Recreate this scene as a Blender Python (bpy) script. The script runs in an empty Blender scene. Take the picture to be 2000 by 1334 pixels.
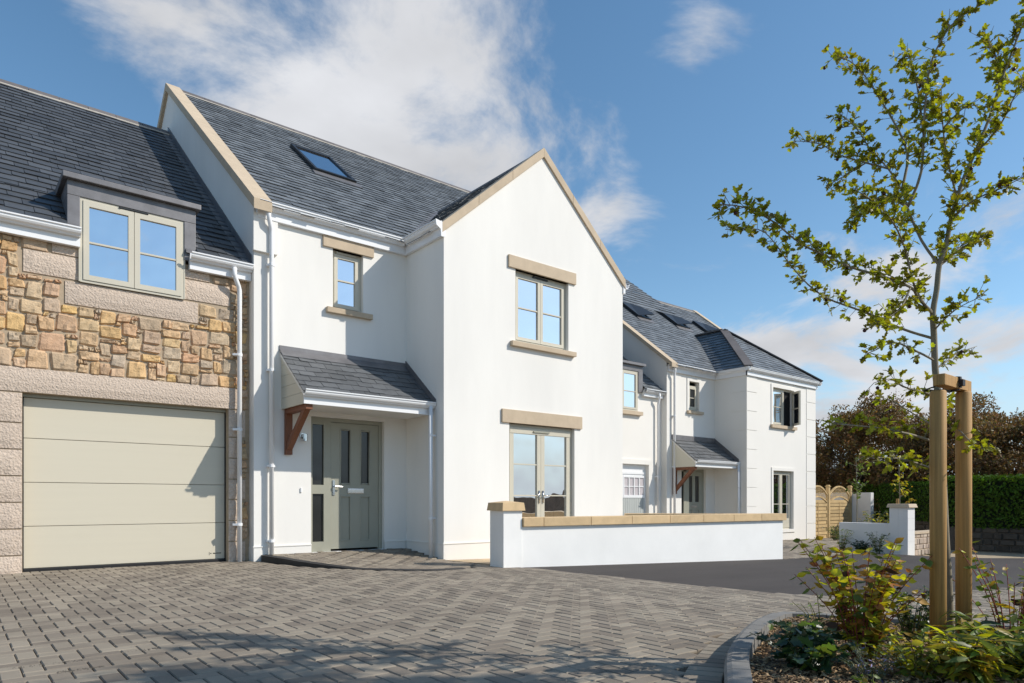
import bpy, bmesh, math, random
from mathutils import Vector, Matrix
R_=math.radians
rnd=random.Random(11)
S=bpy.context.scene; COL=S.collection

# ---------------------------------------------------------------- camera
HY=0.9                                        # eye height
ANG=R_(50.665)
FX,FY=math.cos(ANG),math.sin(ANG)             # optical axis in plan
RX,RY=math.sin(ANG),-math.cos(ANG)            # camera right in plan
cam=bpy.data.cameras.new('camera'); cam.sensor_width=36; cam.lens=24.19
cam.shift_y=0.1555; cam.clip_start=0.05; cam.clip_end=3000
co=bpy.data.objects.new('camera',cam); COL.objects.link(co)
co.location=(0,0,HY); co.rotation_euler=(R_(90),0,ANG-R_(90)); S.camera=co

# ---------------------------------------------------------------- light
SUN=Vector((0.97,-1.0,1.09)).normalized()     # towards the sun
sl=bpy.data.lights.new('sun','SUN'); sl.energy=5.0; sl.angle=R_(0.53); sl.color=(1.0,0.94,0.85)
so=bpy.data.objects.new('sun',sl); COL.objects.link(so)
so.rotation_euler=(-SUN).to_track_quat('-Z','Y').to_euler(); so.location=(12,-12,14)

W=bpy.data.worlds.new('World'); S.world=W; W.use_nodes=True
wn=W.node_tree; wn.nodes.clear()
def N(t,ty,**kw):
    n=t.nodes.new(ty)
    for k,v in kw.items(): setattr(n,k,v)
    return n
def LK(t,a,b): t.links.new(a,b)
def mth(t,op,a=None,b=None,clamp=False):
    n=t.nodes.new('ShaderNodeMath'); n.operation=op; n.use_clamp=clamp
    for i,x in enumerate((a,b)):
        if x is None: continue
        if isinstance(x,(int,float)): n.inputs[i].default_value=x
        else: t.links.new(x,n.inputs[i])
    return n.outputs[0]
wo=N(wn,'ShaderNodeOutputWorld'); bg=N(wn,'ShaderNodeBackground'); LK(wn,bg.outputs[0],wo.inputs[0])
bg.inputs[1].default_value=0.15
sky=N(wn,'ShaderNodeTexSky',sky_type='NISHITA',sun_disc=False)
sky.sun_elevation=math.asin(SUN.z); sky.sun_rotation=math.atan2(SUN.x,SUN.y)
sky.air_density=1.0; sky.dust_density=0.35; sky.ozone_density=1.6
# clouds: fractal noise on a plane overhead, denser round a few cloud banks
tc=N(wn,'ShaderNodeTexCoord'); sp=N(wn,'ShaderNodeSeparateXYZ'); LK(wn,tc.outputs['Generated'],sp.inputs[0])
den=mth(wn,'ADD',mth(wn,'MAXIMUM',sp.outputs[2],0.0),0.28)
cx=N(wn,'ShaderNodeCombineXYZ')
LK(wn,mth(wn,'DIVIDE',sp.outputs[0],den),cx.inputs[0]); LK(wn,mth(wn,'DIVIDE',sp.outputs[1],den),cx.inputs[1])
n1=N(wn,'ShaderNodeTexNoise'); LK(wn,cx.outputs[0],n1.inputs['Vector'])
n1.inputs['Scale'].default_value=2.7; n1.inputs['Detail'].default_value=12; n1.inputs['Roughness'].default_value=0.60; n1.inputs['Distortion'].default_value=0.35
def pix(u,v):
    a=(u-1000)/1344; return Vector((FX+RX*a,FY+RY*a,(978-v)/1344)).normalized()
acc=None
for u,v,rad,amp in ((800,200,.25,.20),(480,110,.20,.13),(1080,255,.09,.15),(300,90,.16,.09),(1340,110,.10,.24),(1190,420,.09,.17),(1205,110,.085,-.24),(640,20,.07,-.12),
                    (1500,630,.12,.16),(1720,510,.09,.14),(1950,455,.10,.15),(1800,680,.25,.10),(1640,760,.2,.12),(60,60,.12,-.12),(1560,250,.2,-.16),(1250,330,.1,-.06),(1700,300,.22,-.12)):
    d=pix(u,v)
    dt=N(wn,'ShaderNodeVectorMath',operation='DOT_PRODUCT'); nz=N(wn,'ShaderNodeVectorMath',operation='NORMALIZE')
    LK(wn,tc.outputs['Generated'],nz.inputs[0]); LK(wn,nz.outputs[0],dt.inputs[0]); dt.inputs[1].default_value=d
    ang=mth(wn,'ARCCOSINE',mth(wn,'MINIMUM',dt.outputs['Value'],0.99999))
    g=mth(wn,'DIVIDE',ang,rad); g=mth(wn,'MULTIPLY',g,g); g=mth(wn,'MULTIPLY',g,-1.0); g=mth(wn,'EXPONENT',g)
    g=mth(wn,'MULTIPLY',g,amp); acc=g if acc is None else mth(wn,'ADD',acc,g)
cl=mth(wn,'ADD',n1.outputs['Fac'],acc)
mr=N(wn,'ShaderNodeMapRange',interpolation_type='SMOOTHSTEP'); LK(wn,cl,mr.inputs[0])
mr.inputs[1].default_value=0.585; mr.inputs[2].default_value=0.80
hz=N(wn,'ShaderNodeMapRange',interpolation_type='SMOOTHSTEP'); LK(wn,sp.outputs[2],hz.inputs[0]); hz.inputs[1].default_value=0.0; hz.inputs[2].default_value=0.12
cf=mth(wn,'MULTIPLY',mr.outputs[0],hz.outputs[0])
hs=N(wn,'ShaderNodeHueSaturation'); LK(wn,sky.outputs[0],hs.inputs['Color']); hs.inputs['Hue'].default_value=0.492; hs.inputs['Saturation'].default_value=1.14; hs.inputs['Value'].default_value=1.16
n2=N(wn,'ShaderNodeTexNoise'); LK(wn,cx.outputs[0],n2.inputs['Vector']); n2.inputs['Scale'].default_value=3.1; n2.inputs['Detail'].default_value=5
cr=N(wn,'ShaderNodeMapRange'); LK(wn,n2.outputs['Fac'],cr.inputs[0]); cr.inputs[1].default_value=.3; cr.inputs[2].default_value=.7; cr.inputs[3].default_value=4.3; cr.inputs[4].default_value=5.9
cc=N(wn,'ShaderNodeCombineXYZ')
LK(wn,mth(wn,'MULTIPLY',cr.outputs[0],0.98),cc.inputs[0]); LK(wn,cr.outputs[0],cc.inputs[1]); LK(wn,mth(wn,'MULTIPLY',cr.outputs[0],1.05),cc.inputs[2])
hb=N(wn,'ShaderNodeMapRange',interpolation_type='SMOOTHSTEP'); LK(wn,sp.outputs[2],hb.inputs[0]); hb.inputs[1].default_value=0.0; hb.inputs[2].default_value=0.22; hb.inputs[3].default_value=.9; hb.inputs[4].default_value=0.0
mh=N(wn,'ShaderNodeMix',data_type='RGBA'); LK(wn,hb.outputs[0],mh.inputs[0]); LK(wn,hs.outputs[0],mh.inputs[6]); mh.inputs[7].default_value=(4.0,5.0,6.0,1)   # whitish haze low over the horizon
mx=N(wn,'ShaderNodeMix',data_type='RGBA'); LK(wn,cf,mx.inputs[0]); LK(wn,mh.outputs[2],mx.inputs[6]); LK(wn,cc.outputs[0],mx.inputs[7])
LK(wn,mx.outputs[2],bg.inputs[0])
S.view_settings.view_transform='Standard'; S.view_settings.look='None'; S.view_settings.exposure=-0.14; S.view_settings.gamma=1
S.cycles.max_bounces=8; S.cycles.transparent_max_bounces=8; S.cycles.use_denoising=True

# ---------------------------------------------------------------- helpers
def gz(x,y=0.0):
    """ground level: flat by the garage, falling gently along the street"""
    return -0.026*max(0.0,min(x,12.5)-4.0)-0.017*max(0.0,min(x,26.0)-12.5)
def proj(p):
    d=p[0]*FX+p[1]*FY
    if d<0.2: return -9999,-9999,d
    return 1000+1344*(p[0]*RX+p[1]*RY)/d, 978-1344*(p[2]-HY)/d, d
def inview(p,m=0):
    u,v,d=proj(p); return -m<u<2000+m and -m<v<1334+m and d>0
ORG={}
def org(o): return ORG.get(o.name,Vector((0,0,0))) if o else Vector((0,0,0))
def link(o,parent=None,w=None):
    COL.objects.link(o); w=Vector(w) if w is not None else Vector((0,0,0))
    ORG[o.name]=w
    if parent: o.parent=parent; o.location=w-org(parent)
    else: o.location=w
    return o
def tag(o,label=None,cat=None,group=None,kind=None):
    if label: o['label']=label
    if cat: o['category']=cat
    if group: o['group']=group
    if kind: o['kind']=kind
    return o
def thing(name,loc,label,cat,group=None):
    o=bpy.data.objects.new(name,None); o.empty_display_size=.1; link(o,None,loc); return tag(o,label,cat,group)

class MB:
    def __init__(s): s.v=[]; s.f=[]
    def add(s,pts): b=len(s.v); s.v+= [tuple(p) for p in pts]; return b
    def face(s,pts): b=s.add(pts); s.f.append(tuple(range(b,b+len(pts)))); return s
    def hexa(s,p):
        b=s.add(p)
        for q in ((0,3,2,1),(4,5,6,7),(0,1,5,4),(1,2,6,5),(2,3,7,6),(3,0,4,7)): s.f.append(tuple(b+i for i in q))
        return s
    def box(s,x0,x1,y0,y1,z0,z1):
        return s.hexa([(x0,y0,z0),(x1,y0,z0),(x1,y1,z0),(x0,y1,z0),(x0,y0,z1),(x1,y0,z1),(x1,y1,z1),(x0,y1,z1)])
    def prism(s,poly,ext):
        e=Vector(ext); n=len(poly); a=s.add(poly); b=s.add([Vector(p)+e for p in poly])
        s.f.append(tuple(a+i for i in range(n))); s.f.append(tuple(b+n-1-i for i in range(n)))
        for i in range(n): s.f.append((a+i,b+i,b+(i+1)%n,a+(i+1)%n))
        return s
    def bar(s,p,q,w,h,up=(0,0,1)):
        p=Vector(p); q=Vector(q); d=(q-p).normalized(); u=Vector(up); x=d.cross(u)
        if x.length<1e-4: x=d.cross(Vector((1,0,0)))
        x.normalize(); u=x.cross(d).normalized(); x=x*w/2; u=u*h/2
        return s.hexa([p-x-u,p+x-u,p+x+u,p-x+u,q-x-u,q+x-u,q+x+u,q-x+u])
    def tube(s,pts,rad,n=8):
        pts=[Vector(p) for p in pts]; m=len(pts)
        if not isinstance(rad,(list,tuple)): rad=[rad]*m
        prev=None; base=len(s.v)
        for i,p in enumerate(pts):
            d=(pts[min(i+1,m-1)]-pts[max(i-1,0)]).normalized()
            a=prev if prev is not None else (Vector((1,0,0)) if abs(d.x)<.9 else Vector((0,1,0)))
            a=(a-d*a.dot(d)).normalized(); b=d.cross(a); prev=a
            for k in range(n):
                t=2*math.pi*k/n; s.v.append(tuple(p+(a*math.cos(t)+b*math.sin(t))*rad[i]))
        for i in range(m-1):
            for k in range(n):
                a0=base+i*n+k; a1=base+i*n+(k+1)%n; s.f.append((a0,a1,a1+n,a0+n))
        s.f.append(tuple(base+n-1-k for k in range(n))); s.f.append(tuple(base+(m-1)*n+k for k in range(n)))
        return s
    def build(s,name,mat,parent=None,bevel=0,smooth=False,w=None,kind=None):
        o_=Vector(w) if w is not None else (org(parent) if parent else Vector((0,0,0)))
        me=bpy.data.meshes.new(name); me.from_pydata([tuple(Vector(p)-o_) for p in s.v],[],s.f)
        if bevel>0:
            bm=bmesh.new(); bm.from_mesh(me); bmesh.ops.remove_doubles(bm,verts=bm.verts,dist=1e-5)
            bmesh.ops.recalc_face_normals(bm,faces=bm.faces)
            bmesh.ops.bevel(bm,geom=list(bm.edges),offset=bevel,segments=2,affect='EDGES',profile=.6); bm.to_mesh(me); bm.free()
        me.materials.append(mat)
        if smooth: me.polygons.foreach_set('use_smooth',[True]*len(me.polygons))
        me.update(); o=bpy.data.objects.new(name,me); link(o,parent,o_)
        if kind: o['kind']=kind
        return o
def fixn(o):
    bm=bmesh.new(); bm.from_mesh(o.data); bmesh.ops.recalc_face_normals(bm,faces=bm.faces); bm.to_mesh(o.data); bm.free(); return o
def inst(name,me,parent,loc,rot=None,scale=None):
    o=bpy.data.objects.new(name,me); COL.objects.link(o); ORG[o.name]=Vector(loc); o.parent=parent; o.location=Vector(loc)-org(parent)
    if rot is not None: o.rotation_euler=rot
    if scale is not None: o.scale=scale
    return o
def clip(poly,hps):
    for a,b,c in hps:
        out=[]
        for i in range(len(poly)):
            p=poly[i]; q=poly[(i+1)%len(poly)]; dp=a*p[0]+b*p[1]+c; dq=a*q[0]+b*q[1]+c
            if dp>=0: out.append(p)
            if (dp>=0)!=(dq>=0):
                t=dp/(dp-dq); out.append((p[0]+(q[0]-p[0])*t,p[1]+(q[1]-p[1])*t))
        poly=out
        if len(poly)<3: return []
    return poly
def area(p): return abs(sum(p[i][0]*p[(i+1)%len(p)][1]-p[(i+1)%len(p)][0]*p[i][1] for i in range(len(p))))/2
def inpoly(x,y,poly):
    c=False; n=len(poly)
    for i in range(n):
        x0,y0=poly[i]; x1,y1=poly[(i+1)%n]
        if (y0>y)!=(y1>y) and x<(x1-x0)*(y-y0)/(y1-y0)+x0: c=not c
    return c
def lerp(a,b,t): return a+(b-a)*t

# ---------------------------------------------------------------- materials
def mat(name,col,rough=.6,var=.1,scale=4,bump=0.0,bscale=40,rv=0.0,spec=.4,metal=0.0,ramp=None,stretch=None,fine=0.0,translucent=0.0,hue=0.0):
    m=bpy.data.materials.new(name); m.use_nodes=True; t=m.node_tree; b=t.nodes['Principled BSDF']; out=t.nodes['Material Output']
    ge=N(t,'ShaderNodeNewGeometry'); oi=N(t,'ShaderNodeObjectInfo')
    pos=ge.outputs['Position']
    if stretch:
        mp=N(t,'ShaderNodeMapping'); LK(t,pos,mp.inputs[0]); mp.inputs['Scale'].default_value=stretch; pos=mp.outputs[0]
    rsum=mth(t,'FRACT',mth(t,'ADD',oi.outputs['Random'],ge.outputs['Random Per Island']))
    no=N(t,'ShaderNodeTexNoise'); LK(t,pos,no.inputs['Vector']); no.inputs['Scale'].default_value=scale; no.inputs['Detail'].default_value=6; no.inputs['Roughness'].default_value=.6
    val=mth(t,'MULTIPLY_ADD',mth(t,'SUBTRACT',no.outputs['Fac'],.5),4*var); t.nodes[-1].inputs[2].default_value=1.0
    if fine:
        nf=N(t,'ShaderNodeTexNoise'); LK(t,ge.outputs['Position'],nf.inputs['Vector']); nf.inputs['Scale'].default_value=220; nf.inputs['Detail'].default_value=3
        val=mth(t,'ADD',val,mth(t,'MULTIPLY',mth(t,'SUBTRACT',nf.outputs['Fac'],.5),fine*3))
    if rv: val=mth(t,'ADD',val,mth(t,'MULTIPLY',mth(t,'SUBTRACT',rsum,.5),2*rv))
    h=N(t,'ShaderNodeHueSaturation'); LK(t,val,h.inputs['Value'])
    if hue: LK(t,mth(t,'MULTIPLY_ADD',mth(t,'SUBTRACT',rsum,.5),hue),h.inputs['Hue']); t.nodes[-1].inputs[2].default_value=.5
    if ramp:
        cr=N(t,'ShaderNodeValToRGB'); el=cr.color_ramp.elements
        while len(el)<len(ramp): el.new(.5)
        for i,c in enumerate(ramp): el[i].position=i/(len(ramp)-1); el[i].color=(*c,1)
        # hop round the random number so that neighbours differ
        LK(t,mth(t,'FRACT',mth(t,'MULTIPLY',rsum,7.31)),cr.inputs[0]); LK(t,cr.outputs[0],h.inputs['Color'])
    else: h.inputs['Color'].default_value=(*col,1)
    LK(t,h.outputs[0],b.inputs['Base Color'])
    b.inputs['Roughness'].default_value=rough; b.inputs['Metallic'].default_value=metal; b.inputs['Specular IOR Level'].default_value=spec
    if bump:
        nb=N(t,'ShaderNodeTexNoise'); LK(t,ge.outputs['Position'],nb.inputs['Vector']); nb.inputs['Scale'].default_value=bscale; nb.inputs['Detail'].default_value=5
        bp=N(t,'ShaderNodeBump'); LK(t,nb.outputs['Fac'],bp.inputs['Height']); bp.inputs['Strength'].default_value=min(1,bump*40); bp.inputs['Distance'].default_value=bump
        LK(t,bp.outputs[0],b.inputs['Normal'])
    if translucent:
        tr=N(t,'ShaderNodeBsdfTranslucent'); h2=N(t,'ShaderNodeHueSaturation'); LK(t,h.outputs[0],h2.inputs['Color']); h2.inputs['Value'].default_value=1.5; h2.inputs['Saturation'].default_value=1.1
        LK(t,h2.outputs[0],tr.inputs[0]); ms=N(t,'ShaderNodeMixShader'); ms.inputs[0].default_value=translucent
        LK(t,b.outputs[0],ms.inputs[1]); LK(t,tr.outputs[0],ms.inputs[2]); LK(t,ms.outputs[0],out.inputs[0])
    return m
def glassmat(name,refl,base,rough=.015,edge=.35):
    m=bpy.data.materials.new(name); m.use_nodes=True; t=m.node_tree; b=t.nodes['Principled BSDF']; out=t.nodes['Material Output']
    b.inputs['Base Color'].default_value=(*base,1); b.inputs['Roughness'].default_value=.3; b.inputs['Specular IOR Level'].default_value=.2
    g=N(t,'ShaderNodeBsdfGlossy'); g.inputs['Roughness'].default_value=rough; g.inputs['Color'].default_value=(.95,.97,1,1)
    ge=N(t,'ShaderNodeNewGeometry'); nb=N(t,'ShaderNodeTexNoise'); LK(t,ge.outputs['Position'],nb.inputs['Vector']); nb.inputs['Scale'].default_value=2.2; nb.inputs['Detail'].default_value=1
    bp=N(t,'ShaderNodeBump'); LK(t,nb.outputs['Fac'],bp.inputs['Height']); bp.inputs['Strength'].default_value=.35; bp.inputs['Distance'].default_value=.02; LK(t,bp.outputs[0],g.inputs['Normal'])
    fr=N(t,'ShaderNodeLayerWeight'); fr.inputs['Blend'].default_value=.4
    f=mth(t,'ADD',mth(t,'MULTIPLY',fr.outputs['Facing'],edge),refl,True)
    ms=N(t,'ShaderNodeMixShader'); LK(t,f,ms.inputs[0]); LK(t,b.outputs[0],ms.inputs[1]); LK(t,g.outputs[0],ms.inputs[2]); LK(t,ms.outputs[0],out.inputs[0]); return m
M={}
M['render']=mat('render_white',(.80,.778,.732),.9,.06,.8,.0025,110,spec=.2,fine=.03,stretch=(1.6,1.6,.35))
M['render_garden']=mat('render_garden',(.86,.845,.81),.9,.05,1.6,.002,120,spec=.2,fine=.03)
M['render_far']=mat('render_far',(.79,.76,.705),.9,.025,1.1,.001,160,spec=.2)
M['render_block']=mat('render_block',(.70,.69,.67),.9,.03,2,.001,120,spec=.2)
M['sandstone']=mat('sandstone',(.52,.415,.295),.85,.10,5,.0015,90,rv=.05,fine=.10)
M['yellowstone']=mat('yellow_sandstone',(.60,.43,.24),.8,.14,6,.0015,70,rv=.08,fine=.08)
M['slate']=mat('slate',(.068,.073,.080),.5,.20,7,.0016,60,rv=.28,spec=.5)
M['slate_house']=mat('slate_pale',(.145,.157,.167),.5,.2,6,.0016,60,rv=.26,spec=.5)
M['slate_porch']=mat('slate_porch',(.10,.104,.108),.55,.16,9,.0015,60,rv=.2,spec=.5)
M['underlay']=mat('roof_underlay',(.03,.033,.037),.8,.1)
M['lead']=mat('lead',(.17,.165,.17),.48,.22,5,.002,14,spec=.5,metal=.35)
M['ridge']=mat('ridge_tile',(.14,.125,.12),.7,.15,8,.001,60,rv=.15)
M['mortar_w']=mat('ridge_mortar',(.50,.46,.40),.9,.12,10)
M['upvc']=mat('white_upvc',(.80,.80,.80),.28,.01,2,spec=.5)
M['sage']=mat('sage_frame',(.56,.52,.42),.42,.03,3,spec=.4)
M['sagedoor']=mat('sage_door',(.33,.325,.26),.4,.04,3,.0004,200,spec=.4)
M['gdoor']=mat('garage_door',(.60,.55,.435),.42,.015,2,.0005,300,spec=.35,stretch=(.3,1,12))
M['granite']=mat('granite',(.57,.465,.375),.9,.16,38,.022,40,rv=.05,fine=.2,spec=.2)
M['rubble']=mat('rubble_stone',(.4,.3,.2),.9,.24,16,.016,42,rv=.10,fine=.12,spec=.2,ramp=[(.58,.36,.17),(.47,.36,.25),(.53,.355,.225),(.63,.42,.18),(.43,.35,.265),(.54,.33,.20),(.56,.41,.25),(.48,.385,.28)])
M['mortar']=mat('wall_mortar',(.40,.315,.22),.95,.15,14,.003,80)
M['glass']=glassmat('window_glass',.66,(.02,.025,.03))
M['dglass']=glassmat('door_glass',.03,(.02,.021,.02),.12,.08)
M['bracket']=mat('bracket_timber',(.20,.075,.035),.55,.25,6,.001,30,stretch=(8,8,1.2))
M['chrome']=mat('chrome',(.62,.62,.62),.18,.02,4,metal=1.0)
M['black']=mat('black_rubber',(.012,.012,.013),.6,.1)
M['blackframe']=mat('skylight_frame',(.02,.021,.023),.4,.1)
M['paver']=mat('paver',(.245,.207,.162),.85,.22,1.5,.002,140,rv=.24,fine=.18,hue=.010,spec=.25)
M['sand']=mat('joint_sand',(.10,.075,.05),.95,.25,60,.002,200,fine=.3)
M['tarmac']=mat('tarmac',(.060,.051,.046),.88,.18,1.0,.004,150,fine=.55,spec=.3,stretch=(.5,1.6,1))
M['kerbdark']=mat('dark_kerb',(.035,.033,.032),.7,.2,8)
M['gravel']=mat('gravel',(.12,.105,.085),.9,.3,60,rv=.5)
M['kerb']=mat('kerb_concrete',(.20,.19,.175),.85,.12,6,.0015,120,rv=.08,fine=.12)
M['ground']=mat('ground',(.36,.285,.19),.95,.2,.6)  # unseen ground, toned pale and warm to bounce light into the shade
M['patio']=mat('patio_stone',(.50,.38,.24),.85,.12,4,.001,60,rv=.1)
M['soil']=mat('soil',(.075,.048,.028),.95,.35,25,.012,50,fine=.3)
M['chips']=mat('wood_chips',(.3,.2,.1),.9,.2,20,rv=.35,ramp=[(.33,.21,.10),(.16,.09,.045),(.42,.29,.16),(.22,.13,.06),(.50,.37,.22)])
M['bark']=mat('bark',(.23,.20,.145),.85,.25,9,.003,60,stretch=(3,3,.8))
M['bark_dark']=mat('bark_dark',(.07,.055,.04),.9,.25,9)
M['leaf']=mat('tree_leaf',(.25,.25,.028),.42,.2,8,rv=.4,translucent=.5,hue=.05,spec=.4)
M['leafy']=mat('yellow_leaf',(.42,.35,.045),.45,.2,12,rv=.3,translucent=.42,hue=.09,spec=.35)
M['leafg']=mat('green_leaf',(.12,.165,.03),.45,.2,12,rv=.3,translucent=.4,hue=.05,spec=.4)
M['leafd']=mat('dark_leaf',(.022,.05,.018),.38,.2,12,rv=.3,translucent=.2,spec=.5)
M['leaforange']=mat('orange_leaf',(.46,.25,.07),.5,.25,15,rv=.3,translucent=.4,hue=.06)
M['dead']=mat('dead_leaf',(.07,.035,.02),.7,.2,15,rv=.3)
M['stemr']=mat('red_stem',(.24,.05,.04),.5,.2,10)
M['stemg']=mat('green_stem',(.13,.12,.04),.6,.2,10)
M['post']=mat('pine_post',(.40,.225,.075),.7,.40,2.5,.002,50,fine=.08,stretch=(34,34,.8))
M['fence']=mat('fence_wood',(.55,.39,.19),.75,.16,4,rv=.12,fine=.08)
M['fenceb']=mat('brown_fence',(.26,.17,.11),.8,.2,4,rv=.2)
M['hedge']=mat('hedge_leaf',(.065,.12,.014),.6,.2,6,rv=.45,translucent=.3,hue=.03,spec=.15)
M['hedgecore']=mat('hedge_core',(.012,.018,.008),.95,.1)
M['autumn']=mat('autumn_leaf',(.11,.065,.025),.6,.2,3,rv=.45,translucent=.25,ramp=[(.21,.11,.04),(.13,.11,.03),(.24,.12,.05),(.17,.09,.04),(.11,.10,.03),(.28,.16,.05)])
M['darkstone']=mat('dark_stone',(.085,.07,.055),.95,.25,8,.004,40,rv=.3,fine=.1)
M['palestone']=mat('pale_stone',(.46,.38,.30),.9,.12,9,.003,50,rv=.2,fine=.1,ramp=[(.46,.37,.28),(.40,.32,.26),(.50,.42,.33),(.43,.33,.26)])
M['berry']=mat('dark_berry',(.05,.008,.012),.35,.1)
M['flower']=mat('red_flower',(.5,.02,.06),.6,.1)
M['lavender']=mat('lavender',(.20,.18,.34),.7,.2,30,rv=.3)
M['silver']=mat('grey_green_leaf',(.12,.15,.10),.6,.2,12,rv=.3,translucent=.25)
M['clad']=mat('cream_cladding',(.62,.58,.47),.5,.03,3)
M['greyboard']=mat('grey_boards',(.42,.44,.42),.6,.05,4)
M['dark']=mat('dark_interior',(.012,.012,.012),.9,.05)
M['blind']=mat('garage_curtain',(.50,.46,.47),.9,.04)
# ---------------------------------------------------------------- ground, tarmac, paving
xs=[-600,-60,-8,-2,2,4,8,12,16,20,26,40,80,600]; ys=[-600,-60,-12,-4,0,4,8,12,20,40,80,600]
m=MB(); idx={}
for i,x in enumerate(xs):
    for j,y in enumerate(ys): idx[i,j]=len(m.v); m.v.append((x,y,gz(x)-.07))
for i in range(len(xs)-1):
    for j in range(len(ys)-1): m.f.append((idx[i,j],idx[i+1,j],idx[i+1,j+1],idx[i,j+1]))
tag(m.build('ground',M['ground']),kind='structure')
def sheet(name,poly,mt,dz,step=1.0,kind='structure',parent=None):
    """a flat polygon draped on the sloping ground, cut in strips across the fall"""
    m=MB(); x0=min(p[0] for p in poly); x1=max(p[0] for p in poly); x=math.floor(x0)
    while x<x1:
        q=clip_any(poly,x,x+step)
        for c in q: m.face([(a,b,gz(a)+dz) for a,b in c])
        x+=step
    o=m.build(name,mt,parent); o['kind']=kind; return o
def clip_any(poly,a,b):
    # strips of a possibly concave polygon: triangulate by ear clipping through bmesh
    bm=bmesh.new(); vs=[bm.verts.new((p[0],p[1],0)) for p in poly]; f=bm.faces.new(vs); bmesh.ops.triangulate(bm,faces=[f])
    out=[]
    for f in bm.faces:
        t=[(v.co.x,v.co.y) for v in f.verts]
        if sum(t[i][0]*t[(i+1)%3][1]-t[(i+1)%3][0]*t[i][1] for i in range(3))<0: t=t[::-1]
        c=clip(t,[(1,0,-a),(-1,0,b)])
        if len(c)>=3 and area(c)>1e-6: out.append(c)
    bm.free(); return out
TAR_LOW=[(6.34,8.1),(6.45,7.45),(6.52,6.83),(6.58,5.64),(6.60,5.15),(6.68,4.19),(6.86,3.54),(7.2,3.22),(7.6,3.02),(8.73,2.80),(9.83,2.68),(12,2.2),(16,1.2),(22,-1)]
TAR=TAR_LOW+[(26,1.0),(19.9,4.3),(17.6,4.35),(16.75,4.9),(16.3,6.0),(16.25,6.95),(13.6,6.95),(12.5,6.9),(12.3,7.1),(9,7.45)]
sheet('tarmac_road',TAR,M['tarmac'],-.006)
PAV=[(-6,-2)]+[(12,-2),(12,2.19)]+TAR_LOW[10::-1]+[(6.2,8.6),(6.09,9.1),(6.09,10.34),(3.5,10.34),(3.5,10.7),(-6,10.7)]
bed=sheet('block_paving',PAV,M['sand'],-.016)
def bmesh_block(lx,ly,ch=.006,h=.05):
    a,b=lx/2-.0025,ly/2-.0025; m=MB()
    i0=m.add([(-a+ch,-b+ch,0),(a-ch,-b+ch,0),(a-ch,b-ch,0),(-a+ch,b-ch,0)])
    i1=m.add([(-a,-b,-ch),(a,-b,-ch),(a,b,-ch),(-a,b,-ch)]); i2=m.add([(-a,-b,-h),(a,-b,-h),(a,b,-h),(-a,b,-h)])
    m.f.append((i0,i0+1,i0+2,i0+3))
    for k in range(4):
        l=(k+1)%4; m.f.append((i1+k,i1+l,i0+l,i0+k)); m.f.append((i2+k,i2+l,i1+l,i1+k))
    return m
def mesh_of(m,name,mt):
    me=bpy.data.meshes.new(name); me.from_pydata(m.v,[],m.f); me.materials.append(mt); return me
BL={0:bmesh_block(.2,.1),1:bmesh_block(.1,.2)}
BL[2]=bmesh_block(.1,.1)
BME={k:mesh_of(b,'paver',M['paver']) for k,b in BL.items()}
# outlines used to keep blocks out of the bed and apron
KERB_OUT=[(1.75,1.16),(2.16,1.44),(2.615,1.73),(3.095,2.043),(3.685,2.337),(4.271,2.55),(4.60,2.60),(4.78,2.45),(4.93,2.20),(5.28,1.68),(5.55,1.2),(6.1,.2),(6.6,-1.2)]
_K=KERB_OUT
KERB_OUT=[]
for i in range(len(_K)-1):
    p0=Vector(_K[max(i-1,0)]); p1=Vector(_K[i]); p2=Vector(_K[i+1]); p3=Vector(_K[min(i+2,len(_K)-1)])
    for k in range(4):
        t=k/4; q=.5*((2*p1)+(p2-p0)*t+(2*p0-5*p1+4*p2-p3)*t*t+(3*p1-p0-3*p2+p3)*t**3); KERB_OUT.append((q.x,q.y))
KERB_OUT.append(_K[-1])
BED=KERB_OUT+[(2.2,-1.2),(1.2,.2)]
def offset_path(path,d):
    out=[]
    for i,p in enumerate(path):
        a=Vector(path[max(i-1,0)]); b=Vector(path[min(i+1,len(path)-1)]); t=(b-a).normalized(); n=Vector((-t.y,t.x)); out.append((p[0]+n.x*d,p[1]+n.y*d))
    return out
SOLD=offset_path(KERB_OUT,.215)
BEDX=SOLD+[(1.2,-1.2),(.8,.3)]
APRON=[(3.5,10.34),(3.60,10.2),(3.70,9.75),(3.78,9.25),(3.94,8.72),(4.14,8.36),(4.42,8.06),(4.9,7.72),(5.5,7.75),(5.95,8.1),(6.2,8.6),(6.09,9.14),(6.09,10.34)]
def apz(x,y):
    w=min(1,max(0,(x-3.7)/2.39)); t=max(0,10.3-y)
    return max(.095-.11*t*w-.03*t*(1-w), gz(x)+.006)
APD=[]
for (xa,ya),(xb,yb_) in zip(APRON[1:8],APRON[2:9]):
    for k in range(6): APD.append((lerp(xa,xb,k/6),lerp(ya,yb_,k/6)))
blocks=[]
def try_block(x,y,k,zf,dz=0):
    blocks.append((x,y,zf(x,y)+dz+rnd.uniform(-.0016,.0016),k))
cov=set()
for i in range(-40,125):
    for j in range(-6,108):
        mm=(i-j)%4
        if mm==0: x,y,k=(i+1)*.1,(j+.5)*.1,0
        elif mm==3: x,y,k=(i+.5)*.1,(j+1)*.1,1
        else: continue
        if x<-2.2 and y<6: continue
        if x>5.15 and not inpoly(x,y,APRON): continue
        if not inpoly(x,y,PAV) or inpoly(x,y,BEDX): continue
        if min((Vector((x,y))-Vector(q)).length for q in APD)<.10: continue
        cov.add((i,j)); cov.add((i+1,j) if k==0 else (i,j+1))
        if inpoly(x,y,APRON): try_block(x,y,k,apz)
        else: try_block(x,y,k,lambda a,b:gz(a))
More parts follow.
